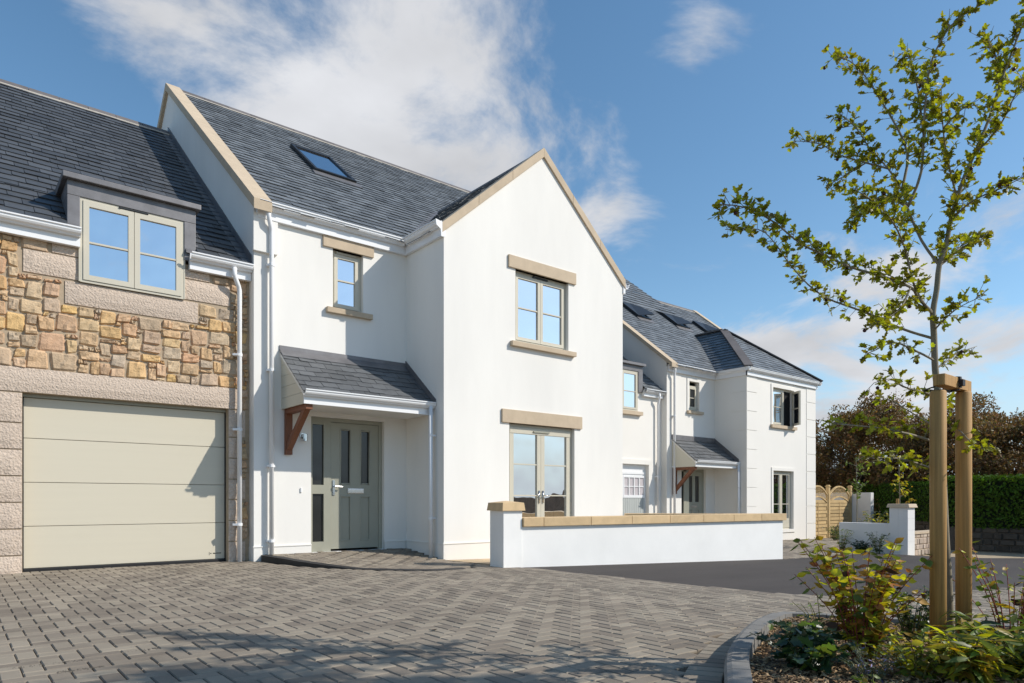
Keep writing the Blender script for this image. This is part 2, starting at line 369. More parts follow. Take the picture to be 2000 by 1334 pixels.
# cut half blocks along the seams
for i in range(-20,52):
    for j in range(-6,106):
        if (i,j) in cov: continue
        x,y=(i+.5)*.1,(j+.5)*.1
        if not inpoly(x,y,PAV) or inpoly(x,y,BEDX) or min((Vector((x,y))-Vector(q)).length for q in APD)<.07 or (x<-2 and y<6): continue
        try_block(x,y,2,apz if inpoly(x,y,APRON) else (lambda a,b:gz(a)))
# stretcher rows beside the tarmac
for i in range(52,125):
    off=rnd.choice((0,.1,.05))
    for j in range(-6,50):
        x=(i+.5)*.1; y=j*.2+off+.1
        if inpoly(x,y,APRON) or not inpoly(x,y,PAV) or inpoly(x,y,BEDX): continue
        if y>8.3: continue
        try_block(x,y,1,lambda a,b:gz(a))
vis=sorted([b for b in blocks if inview((b[0],b[1],b[2]))],key=lambda b:proj(b)[2])
near=set(vis[:290])
rest=MB()
for b in blocks:
    x,y,z,k=b
    if b in near:
        inst('paver',BME[k],bed,(x,y,z),rot=(rnd.gauss(0,.004),rnd.gauss(0,.004),rnd.gauss(0,.006)))
    else:
        q=BL[k]; o=len(rest.v); tx,ty=rnd.gauss(0,.004),rnd.gauss(0,.004)
        sl=-.026 if x>4 and not inpoly(x,y,APRON) else 0
        rest.v+=[(x+v[0],y+v[1],z+v[2]+v[0]*(tx+sl)+v[1]*ty) for v in q.v]; rest.f+=[tuple(o+i for i in f) for f in q.f]
rest.build('pavers',M['paver'],bed,kind='stuff')
# soldier course following the bed kerb, then the kerb itself
def smooth2(path,n):
    P=[Vector(p) for p in path]; out=[]
    for i in range(len(P)-1):
        p0=P[max(i-1,0)]; p1=P[i]; p2=P[i+1]; p3=P[min(i+2,len(P)-1)]
        for k in range(n):
            t=k/n; q=.5*((2*p1)+(p2-p0)*t+(2*p0-5*p1+4*p2-p3)*t*t+(3*p1-p0-3*p2+p3)*t**3); out.append((q.x,q.y))
    return out+[tuple(path[-1])]
def along(path,step):
    pts=[Vector((*p,0)) for p in path]; out=[]; carry=0
    for a,b in zip(pts,pts[1:]):
        L=(b-a).length; t=carry
        while t<L: out.append((a+(b-a)*(t/L),(b-a).normalized())); t+=step
        carry=t-L
    return out
mid=offset_path(KERB_OUT,.108)
sm=mesh_of(bmesh_block(.098,.2),'paver',M['paver'])
for p,t in along(mid,.102):
    inst('paver',sm,bed,(p.x,p.y,gz(p.x)+rnd.uniform(-.001,.001)),rot=(0,0,math.atan2(t.y,t.x)+rnd.gauss(0,.01)))
kb=MB(); inner=offset_path(KERB_OUT,-.115)
kerb=bpy.data.objects.new('kerb',None); link(kerb,None,(3.7,2.3,0)); tag(kerb,kind='structure')
kstep=.155; ol=along(KERB_OUT,kstep)
for (p,t),(q,t2) in zip(ol,ol[1:]):
    n1=Vector((t.y,-t.x,0)); n2=Vector((t2.y,-t2.x,0)); q2=q-t2*.006
    m=MB(); zt=.125
    A,B=p,q2; C,D=q2+n2*.115,p+n1*.115; z0=gz(p.x)-.06; zz=gz(p.x)+zt
    m.prism([(A.x,A.y,z0),(A.x,A.y,zz-.03),(A.x+n1.x*.012,A.y+n1.y*.012,zz-.008),(A.x+n1.x*.035,A.y+n1.y*.035,zz),(D.x,D.y,zz),(D.x,D.y,z0)],(B-A))
    m.v=m.v[:6]+[(B.x,B.y,z0),(B.x,B.y,zz-.03),(B.x+n2.x*.012,B.y+n2.y*.012,zz-.008),(B.x+n2.x*.035,B.y+n2.y*.035,zz),(C.x,C.y,zz),(C.x,C.y,z0)]
    fixn(m.build('kerb_stone',M['kerb'],kerb,smooth=False))
# dark kerb of the raised doorstep apron
ak=bpy.data.objects.new('apron_kerb',None); link(ak,None,(3.9,8.9,0)); tag(ak,kind='structure')
AP=APRON[1:9]
pl=smooth2(AP,4)
lo_,hi_=offset_path(pl,.045),offset_path(pl,-.03)
zc=lambda p:apz(p[0],p[1])+.012
for k in range(0,len(pl)-2,2):
    m=MB()
    for a,b in ((k,k+1),(k+1,k+2)):
        A,B=lo_[a],lo_[b]; C2,D2=hi_[b],hi_[a]
        m.hexa([(*A,gz(A[0])-.05),(*B,gz(B[0])-.05),(*C2,gz(C2[0])-.05),(*D2,gz(D2[0])-.05),(*A,zc(pl[a])),(*B,zc(pl[b])),(*C2,zc(pl[b])-.012),(*D2,zc(pl[a])-.012)])
    fixn(m.build('kerb_stone',M['kerbdark'],ak))
# gravel-filled slots and fallen leaves on the paving
for (x,y,l,wd),lab in zip(((.42,4.55,.34,.05),(.55,4.30,.22,.045),(.90,4.62,.20,.05)),('long gravel-filled slot in the paving near the garage side','short rusty gravel slot just below the long one in the paving','short grey gravel slot in the paving before the garage door')):
    m=MB()
    for k in range(90):
        a=x+rnd.uniform(-l/2,l/2); b=y+rnd.uniform(-wd/2,wd/2); r=rnd.uniform(.003,.006); z=-.003+r*.3
        m.hexa([(a-r,b-r*.8,z-r),(a+r,b-r,z-r),(a+r*.8,b+r,z-r),(a-r,b+r,z-r),(a-r*.5,b-r*.5,z+r*.6),(a+r*.6,b-r*.4,z+r*.5),(a+r*.4,b+r*.5,z+r*.6),(a-r*.5,b+r*.4,z+r*.5)])
    tag(m.build('gravel_slot',M['gravel'],w=(x,y,0)),lab,'gravel',kind='stuff')
# far paving in front of the further house
FP=[(12.5,6.93),(13.6,6.97),(16.2,6.97),(16.5,7.7),(17.3,8.5),(19.4,9.2),(21.0,9.6),(23.2,11.2),(24.2,11.7),(24.2,11.9),(22.9,11.9),(22.9,11.62),(18.7,11.62),(18.7,12.75),(10.6,12.95),(10.4,9.2),(12.4,7.1)]
fb=sheet('far_paving',FP,M['sand'],-.018)
m=MB(); q=BL[0]
for i in range(100,245):
    for j in range(60,130):
        x=i*.2/2*1.0; 
        if i%2: continue
        x=i*.1+(.1 if j%2 else 0); y=j*.1
        if not inpoly(x,y,FP): continue
        o=len(m.v); dz=gz(x)+rnd.uniform(-.002,.002); m.v+=[(x+v[0],y+v[1],dz+v[2]-.018*v[0]) for v in q.v]; m.f+=[tuple(o+k for k in f) for f in q.f]
m.build('pavers',M['paver'],fb,kind='stuff')
# sandstone patio inside the garden wall
PT=[(6.11,9.12),(6.28,8.1),(6.6,7.85),(12.2,7.05),(11.3,8.1),(10.3,9.12)]
pt=sheet('patio',PT,M['sand'],-.012)
for i in range(10):
    for j in range(5):
        a,b=6.1+i*.6,6.8+j*.6; c=clip([(a+.005,b+.005),(a+.595,b+.005),(a+.595,b+.595),(a+.005,b+.595)],[(0,-1,9.12),(1,.17,-7.66),(.11,1,-8.5)])
        if len(c)>2 and area(c)>.02: MB().prism([(x,y,gz(x)-.004) for x,y in c],(0,0,.016)).build('paving_slab',M['patio'],pt)
# ---------------------------------------------------------------- building helpers
def wall_x(y0,x0,x1,z0,z1,holes,rev,m,flip=1):
    """front wall face at Y=y0 facing -Y with holes (x0,x1,z0,z1) and reveals going back"""
    xs=sorted({x0,x1,*[h[0] for h in holes],*[h[1] for h in holes]}); zs=sorted({z0,z1,*[h[2] for h in holes],*[h[3] for h in holes]})
    for a,b in zip(xs,xs[1:]):
        for c,d in zip(zs,zs[1:]):
            mx_,mz=(a+b)/2,(c+d)/2
            if any(h[0]<mx_<h[1] and h[2]<mz<h[3] for h in holes): continue
            m.face([(a,y0,c),(b,y0,c),(b,y0,d),(a,y0,d)])
    for a,b,c,d in holes:
        y=y0+rev
        m.face([(a,y0,c),(a,y0,d),(a,y,d),(a,y,c)]); m.face([(b,y0,c),(b,y,c),(b,y,d),(b,y0,d)])
        m.face([(a,y0,d),(b,y0,d),(b,y,d),(a,y,d)]); m.face([(a,y0,c),(a,y,c),(b,y,c),(b,y0,c)])
def bx(name,mt,parent,x0,x1,y0,y1,z0,z1,bevel=0,**k): return MB().box(x0,x1,y0,y1,z0,z1).build(name,mt,parent,bevel=bevel,**k)
OGEE=[(0,0),(0,-.105),(.05,-.105),(.058,-.09),(.085,-.072),(.098,-.05),(.10,-.022),(.115,-.018),(.115,0),(.10,0),(.096,-.012),(.088,-.05),(.05,-.085),(.012,-.085),(.012,0)]
def gutter(parent,p,q,out,sc=1.0,name='gutter'):
    p=Vector(p); q=Vector(q); o=Vector(out)
    return fixn(MB().prism([p+o*a*sc+Vector((0,0,z*sc)) for a,z in OGEE],q-p).build(name,M['upvc'],parent))
def downpipe(parent,pts,r=.034,clips=(),wall=(0,1,0)):
    o=MB().tube(pts,r,12).build('downpipe',M['upvc'],parent,smooth=True)
    w=Vector(wall)
    for z,x,y in clips:
        m=MB(); m.tube([(x,y,z-.02),(x,y,z+.02)],r+.007,12); m.bar((x,y,z),(x+w.x*.09,y+w.y*.09,z),.11 if w.y else .03,.03); m.build('pipe_clip',M['upvc'],o)
    return o
def window(parent,x0,x1,z0,z1,y,n=2,bars=(.5,),fm='sage',fw=.045,sw=.055,vent=True,gl='glass',rail=None,name='window'):
    fm=M[fm]; m=MB()
    m.box(x0,x0+fw,y,y+.06,z0,z1); m.box(x1-fw,x1,y,y+.06,z0,z1); m.box(x0+fw,x1-fw,y,y+.06,z0,z0+fw); m.box(x0+fw,x1-fw,y,y+.06,z1-fw,z1)
    wnd=m.build(name,fm,parent); iw=(x1-x0-2*fw)/n
    for k in range(n):
        a=x0+fw+k*iw+.003; b=a+iw-.006; c,d=z0+fw+.003,z1-fw-.003; ys=y-.012; rl=rail or sw
        s=MB(); s.box(a,a+sw,ys,ys+.05,c,d); s.box(b-sw,b,ys,ys+.05,c,d); s.box(a+sw,b-sw,ys,ys+.05,c,c+rl); s.box(a+sw,b-sw,ys,ys+.05,d-sw,d); s.build('sash',fm,wnd)
        zl=c+rl; zh=d-sw
        zb=[zl]+[lerp(zl,zh,t) for t in bars]+[zh]
        for t in bars:
            zz=lerp(zl,zh,t); bx('glazing_bar',fm,wnd,a+sw,b-sw,ys+.006,ys+.03,zz-.011,zz+.011)
        for lo,hi in zip(zb,zb[1:]): MB().face([(a+sw-.004,ys+.028,lo),(b-sw+.004,ys+.028,lo),(b-sw+.004,ys+.028,hi),(a+sw-.004,ys+.028,hi)]).build('pane',M[gl],wnd)
    MB().box(x0+.01,x1-.01,y+.05,y+.055,z0+.01,z1-.01).build('backing',M['dark'],wnd)
    if vent:
        cx_=(x0+x1)/2; m=MB(); m.box(cx_-.17,cx_+.17,y-.022,y,z1-fw*.85,z1-fw*.35); m.box(cx_-.18,cx_-.155,y-.028,y,z1-fw*.95,z1-fw*.25); m.build('trickle_vent',M['blackframe'] if n==2 and vent!='light' else fm,wnd)
    return wnd
def slates(roof,O,E,U,L,Hs,gauge,width,clips,mt,keep,seed,lift=.024,jit=.035):
    r=random.Random(seed); O=Vector(O); E=Vector(E).normalized(); U=Vector(U).normalized(); Nn=E.cross(U).normalized()
    if Nn.z<0: Nn=-Nn
    items=[]; nc=int(Hs/gauge)+1
    for j in range(nc):
        t0=j*gauge; s=-width*(.5 if j%2 else 0)-r.uniform(0,.02)
        while s<L:
            w=width*r.uniform(.94,1.06); s1=s+w; dl=r.uniform(-jit,jit)*.5
            poly=clip([(s+.004,t0+dl),(s1-.004,t0+dl+r.uniform(-.003,.003)),(s1-.0022,min(t0+gauge*1.25,Hs)),(s+.0022,min(t0+gauge*1.25,Hs))],[(1,0,0),(-1,0,L),(0,-1,Hs)]+clips)
            s=s1
            if len(poly)<3 or area(poly)<.002: continue
            h0=lift+r.uniform(-.003,.004); tw=r.gauss(0,.0025)
            top=[O+E*a+U*b+Nn*(lerp(h0,.004,min(1,max(0,(b-t0)/(gauge*1.25))))+tw*(a-s1+w/2)/w) for a,b in poly]
            items.append(top)
    def put(m,top):
        n=len(top); a=m.add(top); b=m.add([p-Nn*.010 for p in top]); m.f.append(tuple(a+i for i in range(n)))
        for i in range(n): m.f.append((a+i,b+i,b+(i+1)%n,a+(i+1)%n))
    def cen(t): return sum(t,Vector())/len(t)
    vis=sorted([t for t in items if inview(cen(t))],key=lambda t:proj(cen(t))[2])[:keep]
    ids={id(t) for t in vis}; rest=MB()
    for t in items:
        if id(t) in ids:
            m=MB(); put(m,t); m.build('slate',mt,roof,w=cen(t))
        else: put(rest,t)
    if rest.f: rest.build('slates',mt,roof,kind='stuff')
def ridge(roof,p,q,s1,s2,mortar=True):
    """ridge tiles from p to q; s1,s2 downward side vectors of the two slopes"""
    p=Vector(p); q=Vector(q); d=(q-p); n=max(1,int(d.length/.46)); s1=Vector(s1).normalized(); s2=Vector(s2).normalized(); up=Vector((0,0,1))
    for k in range(n):
        a=p+d*(k/n); b=p+d*((k+1)/n)-d.normalized()*.008; m=MB()
        m.prism([a+up*.055,a+s1*.15+up*.035,a+s1*.15+up*.018,a+up*.035,a+s2*.15+up*.018,a+s2*.15+up*.035],b-a)
        fixn(m.build('ridge_tile',M['ridge'],roof))
    if mortar:
        m=MB()
        for s in (s1,s2): m.bar(p+s*.155+up*.012,q+s*.155+up*.012,.05,.028)
        m.build('ridge_mortar',M['mortar_w'],roof)

# ---------------------------------------------------------------- stone garage (nearest the left edge)
SL=.8; GE=(10.33,4.385)                        # roof plane of garage: z=4.385+.8*(y-10.33)
RY_=15.38; GR=GE[1]+SL*(RY_-GE[0])
def groof(y): return GE[1]+SL*(y-GE[0])
G=thing('stone_garage',(1.6,10.6,0),'stone garage with dormer window, slate roof and cream sectional door','garage')
DX0,DX1,DZ1=.715,3.195,2.255                   # garage door opening
WX0,WX1=1.325,2.575                            # dormer window
m=MB(); wall_x(10.5,-2.4,3.5,-.35,4.25,[(DX0,DX1,-.36,DZ1),(WX0-.004,WX1+.004,3.74,4.26)],.2,m)
m.face([(-2.4,10.5,-.35),(-2.4,10.5,4.25),(-2.4,20.2,4.25),(-2.4,20.2,-.35)]); m.face([(-2.4,10.5,4.25),(-2.4,15.38,8.2),(-2.4,20.2,4.25)])
m.face([(-2.4,20.2,-.35),(3.5,20.2,-.35),(3.5,20.2,4.3),(-2.4,20.2,4.3)])
gw=m.build('wall',M['mortar'],G)
# granite dressings
GRAN=[(-.6,3.345,DZ1,2.565),(1.16,2.775,3.44,3.738),(.72,1.315,3.76,4.05),(1.02,1.315,4.062,4.2),(2.585,3.215,3.76,4.05),(2.585,2.935,4.062,4.19)]
jz=[-.06,.22,.55,.88,1.21,1.54,1.87,2.248]
GRAN+=[(.28,DX0,a+.004,b-.006) for a,b in zip(jz,jz[1:])]
jr=[-.06,.3,.61,.92,1.22,1.53,1.84,2.248]
GRAN+=[(DX1,3.34+(.10 if k%3==0 else 0),a+.004,b-.006) for k,(a,b) in enumerate(zip(jr,jr[1:]))]
for a,b,c,d in GRAN:
    bm=MB(); n1=max(2,int((b-a)/.09)); n2=max(2,int((d-c)/.09)); n1=min(n1,10)
    rr=random.Random(int(a*997+c*131)); g=[[None]*(n2+1) for _ in range(n1+1)]
    for i in range(n1+1):
        for j in range(n2+1):
            e=i in(0,n1) or j in(0,n2)
            g[i][j]=len(bm.v); bm.v.append((lerp(a+.004,b-.004,i/n1),10.487 if e else 10.474-rr.uniform(0,.005),lerp(c+.004,d-.004,j/n2)))
    for i in range(n1):
        for j in range(n2): bm.f.append((g[i][j],g[i+1][j],g[i+1][j+1],g[i][j+1]))
    ring=[g[i][0] for i in range(n1+1)]+[g[n1][j] for j in range(1,n2+1)]+[g[i][n2] for i in range(n1-1,-1,-1)]+[g[0][j] for j in range(n2-1,0,-1)]
    back=[]
    for k in ring: back.append(len(bm.v)); v=bm.v[k]; bm.v.append((v[0],10.499,v[2]))
    for i in range(len(ring)): j=(i+1)%len(ring); bm.f.append((ring[j],ring[i],back[i],back[j]))
    bm.build('granite_block',M['granite'],gw)
# rubble: packed on a coarse grid round the dressings
CELL=.062; RX0,RX1,RZ0,RZ1=-.62,3.50,-.05,4.24
nx=int((RX1-RX0)/CELL); nz=int((RZ1-RZ0)/CELL); occ=[[False]*nz for _ in range(nx)]
for i in range(nx):
    for j in range(nz):
        x=RX0+(i+.5)*CELL; z=RZ0+(j+.5)*CELL
        if DX0-.02<x<DX1+.02 and z<DZ1+.02: occ[i][j]=True
        if WX0-.03<x<WX1+.03 and z>3.72: occ[i][j]=True
        for a,b,c,d in GRAN:
            if a-.02<x<b+.02 and c-.02<z<d+.02: occ[i][j]=True
        if x<.28 and z<2.56: occ[i][j]=False if x<.26 else True
        if x<.22 and z<2.25: occ[i][j]=True            # out of frame
sizes=[(3,2),(4,3),(2,2),(3,3),(5,3),(4,2),(2,1),(3,1),(2,3),(5,4),(1,1),(4,4),(3,4),(6,3)]; wts=[9,12,7,12,8,9,4,4,5,6,1,5,5,3]
rr=random.Random(5)
for j in range(nz):
    for i in range(nx):
        if occ[i][j]: continue
        for _ in range(14):
            w,h=rr.choices(sizes,wts)[0]
            if i+w<=nx and j+h<=nz and not any(occ[a][b] for a in range(i,i+w) for b in range(j,j+h)): break
        else: w=h=1
        for a in range(i,i+w):
            for b in range(j,j+h): occ[a][b]=True
        x0,x1=RX0+i*CELL+.004,RX0+(i+w)*CELL-.004; z0,z1=RZ0+j*CELL+.004,RZ0+(j+h)*CELL-.004
        NX,NZ=6,5; m=MB(); dep=rr.uniform(.016,.034); tl=rr.uniform(-.012,.012); tv=rr.uniform(-.010,.010)
        cj=[(rr.uniform(-.020,.020),rr.uniform(-.016,.016)) for _ in range(4)]
        for a in range(NX+1):
            for b in range(NZ+1):
                s,t=a/NX,b/NZ; e=a in(0,NX) or b in(0,NZ)
                # pull the ring next to the border close to it so that faces stay broad
                ss=(0,.10,.34,.5,.66,.90,1)[a]; tt=(0,.12,.38,.62,.88,1)[b]
                ox=(cj[0][0]*(1-ss)*(1-tt)+cj[1][0]*ss*(1-tt)+cj[2][0]*ss*tt+cj[3][0]*(1-ss)*tt); oz=(cj[0][1]*(1-ss)*(1-tt)+cj[1][1]*ss*(1-tt)+cj[2][1]*ss*tt+cj[3][1]*(1-ss)*tt)
                cr=.02 if (a in(0,NX) and b in(0,NZ)) else 0
                x=lerp(x0,x1,ss)+ox+(cr if a==0 else -cr if a==NX else 0); z=lerp(z0,z1,tt)+oz+(cr if b==0 else -cr if b==NZ else 0)
                y=10.503 if e else 10.5-dep-tl*(ss-.5)-tv*(tt-.5)-rr.uniform(-.008,.012)
                m.v.append((x,y,z))
        for a in range(NX):
            for b in range(NZ):
                k=a*(NZ+1)+b; m.f.append((k,k+NZ+1,k+NZ+2,k+1))
        m.build('stone',M['rubble'],gw,w=((x0+x1)/2,10.5,(z0+z1)/2))
# garage door
gd=bx('garage_door',M['gdoor'],G,DX0+.01,DX1-.005,10.684,10.72,.02,2.25)
pz=[.04,.575,1.134,1.694,2.21]
for a,b in zip(pz,pz[1:]): bx('door_panel',M['gdoor'],gd,DX0+.022,DX1-.012,10.640,10.683,a+.0035,b-.0035,bevel=.003)
m=MB(); m.box(DX0+.004,DX0+.022,10.615,10.67,.0,2.25); m.box(DX1-.012,DX1-.001,10.615,10.67,.0,2.25); m.build('seal',M['black'],gd)
bx('bottom_seal',M['black'],gd,DX0+.01,DX1-.005,10.605,10.67,-.03,.04,bevel=.01)
bx('head_trim',M['sagedoor'],gd,DX0+.01,DX1-.005,10.60,10.66,2.212,2.253)
m=MB()
for k in range(9):
    if k!=1: m.box(2.985+k*.017,2.985+k*.017+.012,10.637,10.6405,.118,.133)
m.box(2.965,2.97,10.637,10.6405,.10,.145); m.build('maker_mark',M['black'],gd)
# roof
rf=MB(); y1=RY_; yw=10.44
for a,b,c in ((-2.6,WX0-.15,yw),(WX0-.15,WX1+.16,11.1),(WX1+.16,3.5,yw)):
    rf.prism([(a,c,groof(c)-.02),(b,c,groof(c)-.02),(b,y1,GR-.02),(a,y1,GR-.02)],(0,0,-.03))
rf.prism([(-2.6,y1,GR-.02),(3.5,y1,GR-.02),(3.5,20.43,4.4),(-2.6,20.43,4.4)],(0,0,-.03))
roof=fixn(rf.build('roof',M['underlay'],G))
U=Vector((0,1,SL)).normalized(); Hs=(y1-GE[0])/U.y
dorm_t=(11.13-GE[0])/U.y
# leave the dormer clear: three regions round it
slates(roof,(-2.6,GE[0],groof(GE[0])),(1,0,0),U,WX0-.15+2.6,dorm_t,.2,.30,[],M['slate'],60,1)
slates(roof,(WX1+.16,GE[0],groof(GE[0])),(1,0,0),U,3.5-WX1-.16,dorm_t,.2,.30,[],M['slate'],40,2)
pz0=Vector((-2.6,GE[0],groof(GE[0])))+U*dorm_t
slates(roof,pz0,(1,0,0),U,6.1,Hs-dorm_t,.2,.30,[],M['slate'],195,3)
ridge(roof,(-2.6,RY_,GR),(3.48,RY_,GR),(0,-1,-SL),(0,1,-SL))
fl=MB(); fl.prism([(3.36,10.4,groof(10.4)+.012),(3.5,10.4,groof(10.4)+.012),(3.5,RY_,GR+.012),(3.36,RY_,GR+.012)],(0,0,.012)); fl.prism([(3.478,10.36,groof(10.36)),(3.478,RY_,GR),(3.478,RY_,GR+.13),(3.478,10.36,groof(10.36)+.13)],(.018,0,0)); fixn(fl.build('flashing',M['lead'],G))
# gutters and fascia either side of the dormer
for a,b in ((-2.6,1.318),(2.64,3.494)):
    bx('fascia',M['upvc'],G,a,b,10.395,10.47,4.175,4.36); gutter(G,(a,10.395,4.395),(b,10.395,4.395),(0,-1,0))
# dormer
dm=MB(); dm.box(WX0-.145,WX0-.002,10.44,11.2,4.30,4.84); dm.box(WX1+.002,WX1+.155,10.44,11.2,4.30,4.84); dm.box(WX0-.145,WX1+.155,10.44,11.2,4.842,5.03)
d0=dm.build('dormer',M['lead'],G,bevel=.006)
fixn(MB().prism([(WX0-.20,10.37,5.032),(WX0-.20,10.37,5.105),(WX0-.20,11.35,5.15),(WX0-.20,11.35,5.03)],(WX1-WX0+.41,0,0)).build('dormer_cap',M['lead'],d0,bevel=.008))
for a,b in ((WX0-.15,WX0-.01),(WX1+.02,WX1+.2)):
    fixn(MB().prism([(a,10.40,4.40),(b,10.40,4.40),(b,10.52,4.56),(a,10.52,4.56)],(0,0,.015)).build('lead_apron',M['lead'],d0))
window(G,WX0,WX1,3.745,4.84,10.455,2,(.48,),sw=.068,fw=.03)
bx('window_cheek',M['sage'],G,WX1+.002,WX1+.016,10.45,10.63,3.75,4.3); bx('window_cheek',M['sage'],G,WX0-.016,WX0-.002,10.45,10.63,3.75,4.3)
downpipe(G,[(3.235,10.335,4.30),(3.235,10.335,4.20),(3.25,10.34,4.15),(3.31,10.39,4.05),(3.325,10.40,4.0),(3.328,10.405,.0)],.034,[(z,3.328,10.405) for z in (.55,1.95,3.05)],(-.8,.5,0))
# ---------------------------------------------------------------- white house with projecting gable
HS=.7857
def hroof(y): return 5.30+HS*(y-10.2)
HR=hroof(RY_)
Hh=thing('white_house',(7,10.3,0),'white rendered house with steep slate roof and projecting front gable','house')
X0,X1=3.5,10.32; YG=9.14; YH=10.3
doorh=(4.385,5.665,.085,2.225); winh=(4.746,5.277,3.965,4.925)
m=MB(); wall_x(YH,X0,6.09,-.5,5.25,[doorh,winh],.10,m)
m.face([(X0,YH,-.5),(X0,YH,5.28),(X0,20.5,5.28),(X0,20.5,-.5)]); m.face([(X0,YH,5.28),(X0,RY_,HR+.02),(X0,20.5,5.28)])
m.face([(X1+1.05,YH,-.5),(X1+1.05,20.5,-.5),(X1+1.05,20.5,5.28),(X1+1.05,YH,5.28)]); m.face([(X1+1.05,YH,5.28),(X1+1.05,20.5,5.28),(X1+1.05,RY_,HR)])
m.face([(X1,YH,-.5),(X1+1.05,YH,-.5),(X1+1.05,YH,5.3),(X1,YH,5.3)]); m.face([(X0,20.5,-.5),(X0,20.5,5.3),(X1+1.05,20.5,5.3),(X1+1.05,20.5,-.5)])
m.build('main_wall',M['render'],Hh)
gwin=(7.566,8.834,3.645,4.90); gfd=(7.43,8.99,-.02,2.235); CXG=8.205; GA=7.05
m=MB(); wall_x(YG,6.09,X1,-.6,5.13,[gwin,gfd],.10,m)
m.face([(6.09,YG,5.13),(X1,YG,5.13),(X1,YG,5.18),(CXG,YG,GA),(6.09,YG,5.18)])
m.face([(6.09,YG,-.6),(6.09,YG,5.18),(6.09,YH,5.18),(6.09,YH,-.6)]); m.face([(X1,YG,-.6),(X1,YH,-.6),(X1,YH,5.18),(X1,YG,5.18)])
m.build('gable_wall',M['render'],Hh)
# plinth with its drip bead, one length per wall face
for a,b,y in ((X0-.006,doorh[0],YH),(doorh[1],6.066,YH),(6.078,gfd[0],YG),(gfd[1],X1+.01,YG)):
    MB().hexa([(a,y-.012,-.6),(b,y-.012,-.6),(b,y+.01,-.6),(a,y+.01,-.6),(a,y-.012,.206),(b,y-.012,.206),(b,y+.01,.206),(a,y+.01,.206)]).build('plinth',M['render'],Hh)
    bx('drip_bead',M['render'],Hh,a-.01,b,y-.022,y+.01,.2065,.2225)
bx('plinth',M['render'],Hh,6.079,6.10,YG+.011,YH-.024,-.6,.205); bx('drip_bead',M['render'],Hh,6.069,6.10,YG+.011,YH-.024,.206,.222)
bx('plinth',M['render'],Hh,X0-.007,X0+.01,YH+.011,10.5,-.5,.205)
fixn(MB().box(X0-.022,X0+.34,YH-.055,YH+.012,4.60,5.16).build('kneeler',M['render'],Hh))
# dressings
for n,a,b,y0,z0,z1 in (('lintel',4.574,5.459,YH-.035,4.925,5.10),('sill',4.625,5.419,YH-.075,3.885,3.97),('lintel',7.40,9.005,YG-.035,4.90,5.11),('sill',7.445,8.975,YG-.075,3.555,3.64),('lintel',7.255,9.163,YG-.035,2.235,2.463)):
    bx(n,M['sandstone'],Hh,a,b,y0,y0+.16,z0,z1,bevel=.006)
window(Hh,winh[0],winh[1],winh[2]+.0,winh[3],YH+.075,1,(.52,),sw=.06,fw=.05)
window(Hh,gwin[0],gwin[1],gwin[2],gwin[3],YG+.075,2,(.5,),sw=.058,fw=.055,vent=True)
# french doors
fz0,fz1=gfd[2]+.02,gfd[3]
fd=window(Hh,gfd[0],gfd[1],fz0,fz1-.0,YG+.075,2,(.40,.70),sw=.085,fw=.06,rail=.20,vent=False,name='french_door')
bx('transom',M['sage'],fd,gfd[0]+.06,gfd[1]-.06,YG+.055,YG+.10,fz1-.16,fz1-.06)
bx('trickle_vent',M['sagedoor'],fd,8.02,8.40,YG+.035,YG+.055,fz1-.125,fz1-.10)
for s in (-1,1):
    cx_=(gfd[0]+gfd[1])/2+s*.045; m=MB(); m.box(cx_-.013,cx_+.013,YG+.045,YG+.062,.86,1.08); m.tube([(cx_,YG+.05,1.0),(cx_,YG+.012,1.0)],.009,8); m.tube([(cx_,YG+.012,1.0),(cx_+s*.11,YG+.012,1.0)],.008,8); m.build('door_handle',M['chrome'],fd,smooth=True)
# front door with side light
dy=YH+.07
m=MB(); m.box(4.388,4.437,dy,dy+.07,.09,2.222); m.box(4.625,4.742,dy,dy+.07,.09,2.222); m.box(5.60,5.662,dy,dy+.07,.09,2.222); m.box(4.437,4.625,dy,dy+.07,2.11,2.222); m.box(4.742,5.60,dy,dy+.07,2.165,2.222); m.box(4.437,4.625,dy,dy+.07,.09,.25); m.box(4.437,4.625,dy,dy+.07,1.01,1.152)
fdoor=m.build('front_door',M['sagedoor'],Hh)
for a,b in ((.25,1.01),(1.152,2.11)): MB().box(4.437,4.625,dy+.035,dy+.045,a,b).build('side_light',M['dglass'],fdoor)
bx('threshold',M['upvc'],fdoor,4.39,5.66,dy-.05,dy+.07,.06,.0895)
# leaf: stiles and rails round two glazed and two solid panels
LX=[(4.748,4.905),(5.098,5.262),(5.445,5.597)]; m=MB()
for a,b in LX: m.box(a,b,dy+.012,dy+.06,.125,2.16)
for c,d in ((.125,.245),(.98,1.17),(2.06,2.16)):
    for (a,b),(a2,b2) in zip(LX,LX[1:]): m.box(b,a2,dy+.012,dy+.06,c,d)
leafo=m.build('door_leaf',M['sagedoor'],fdoor)
for (a,b),(a2,b2) in zip(LX,LX[1:]):
    MB().box(b+.012,a2-.012,dy+.04,dy+.05,1.18,2.05).build('door_pane',M['dglass'],fdoor)
    f=MB(); 
    for c,d in ((1.17,2.06),(.245,.98)):
        f.box(b,b+.018,dy+.004,dy+.04,c,d); f.box(a2-.018,a2,dy+.004,dy+.04,c,d); f.box(b+.018,a2-.018,dy+.004,dy+.04,c,c+.018); f.box(b+.018,a2-.018,dy+.004,dy+.04,d-.018,d)
    f.build('moulding',M['sagedoor'],fdoor,bevel=.004)
    bx('door_panel',M['sagedoor'],fdoor,b+.018,a2-.018,dy+.03,dy+.05,.263,.962)
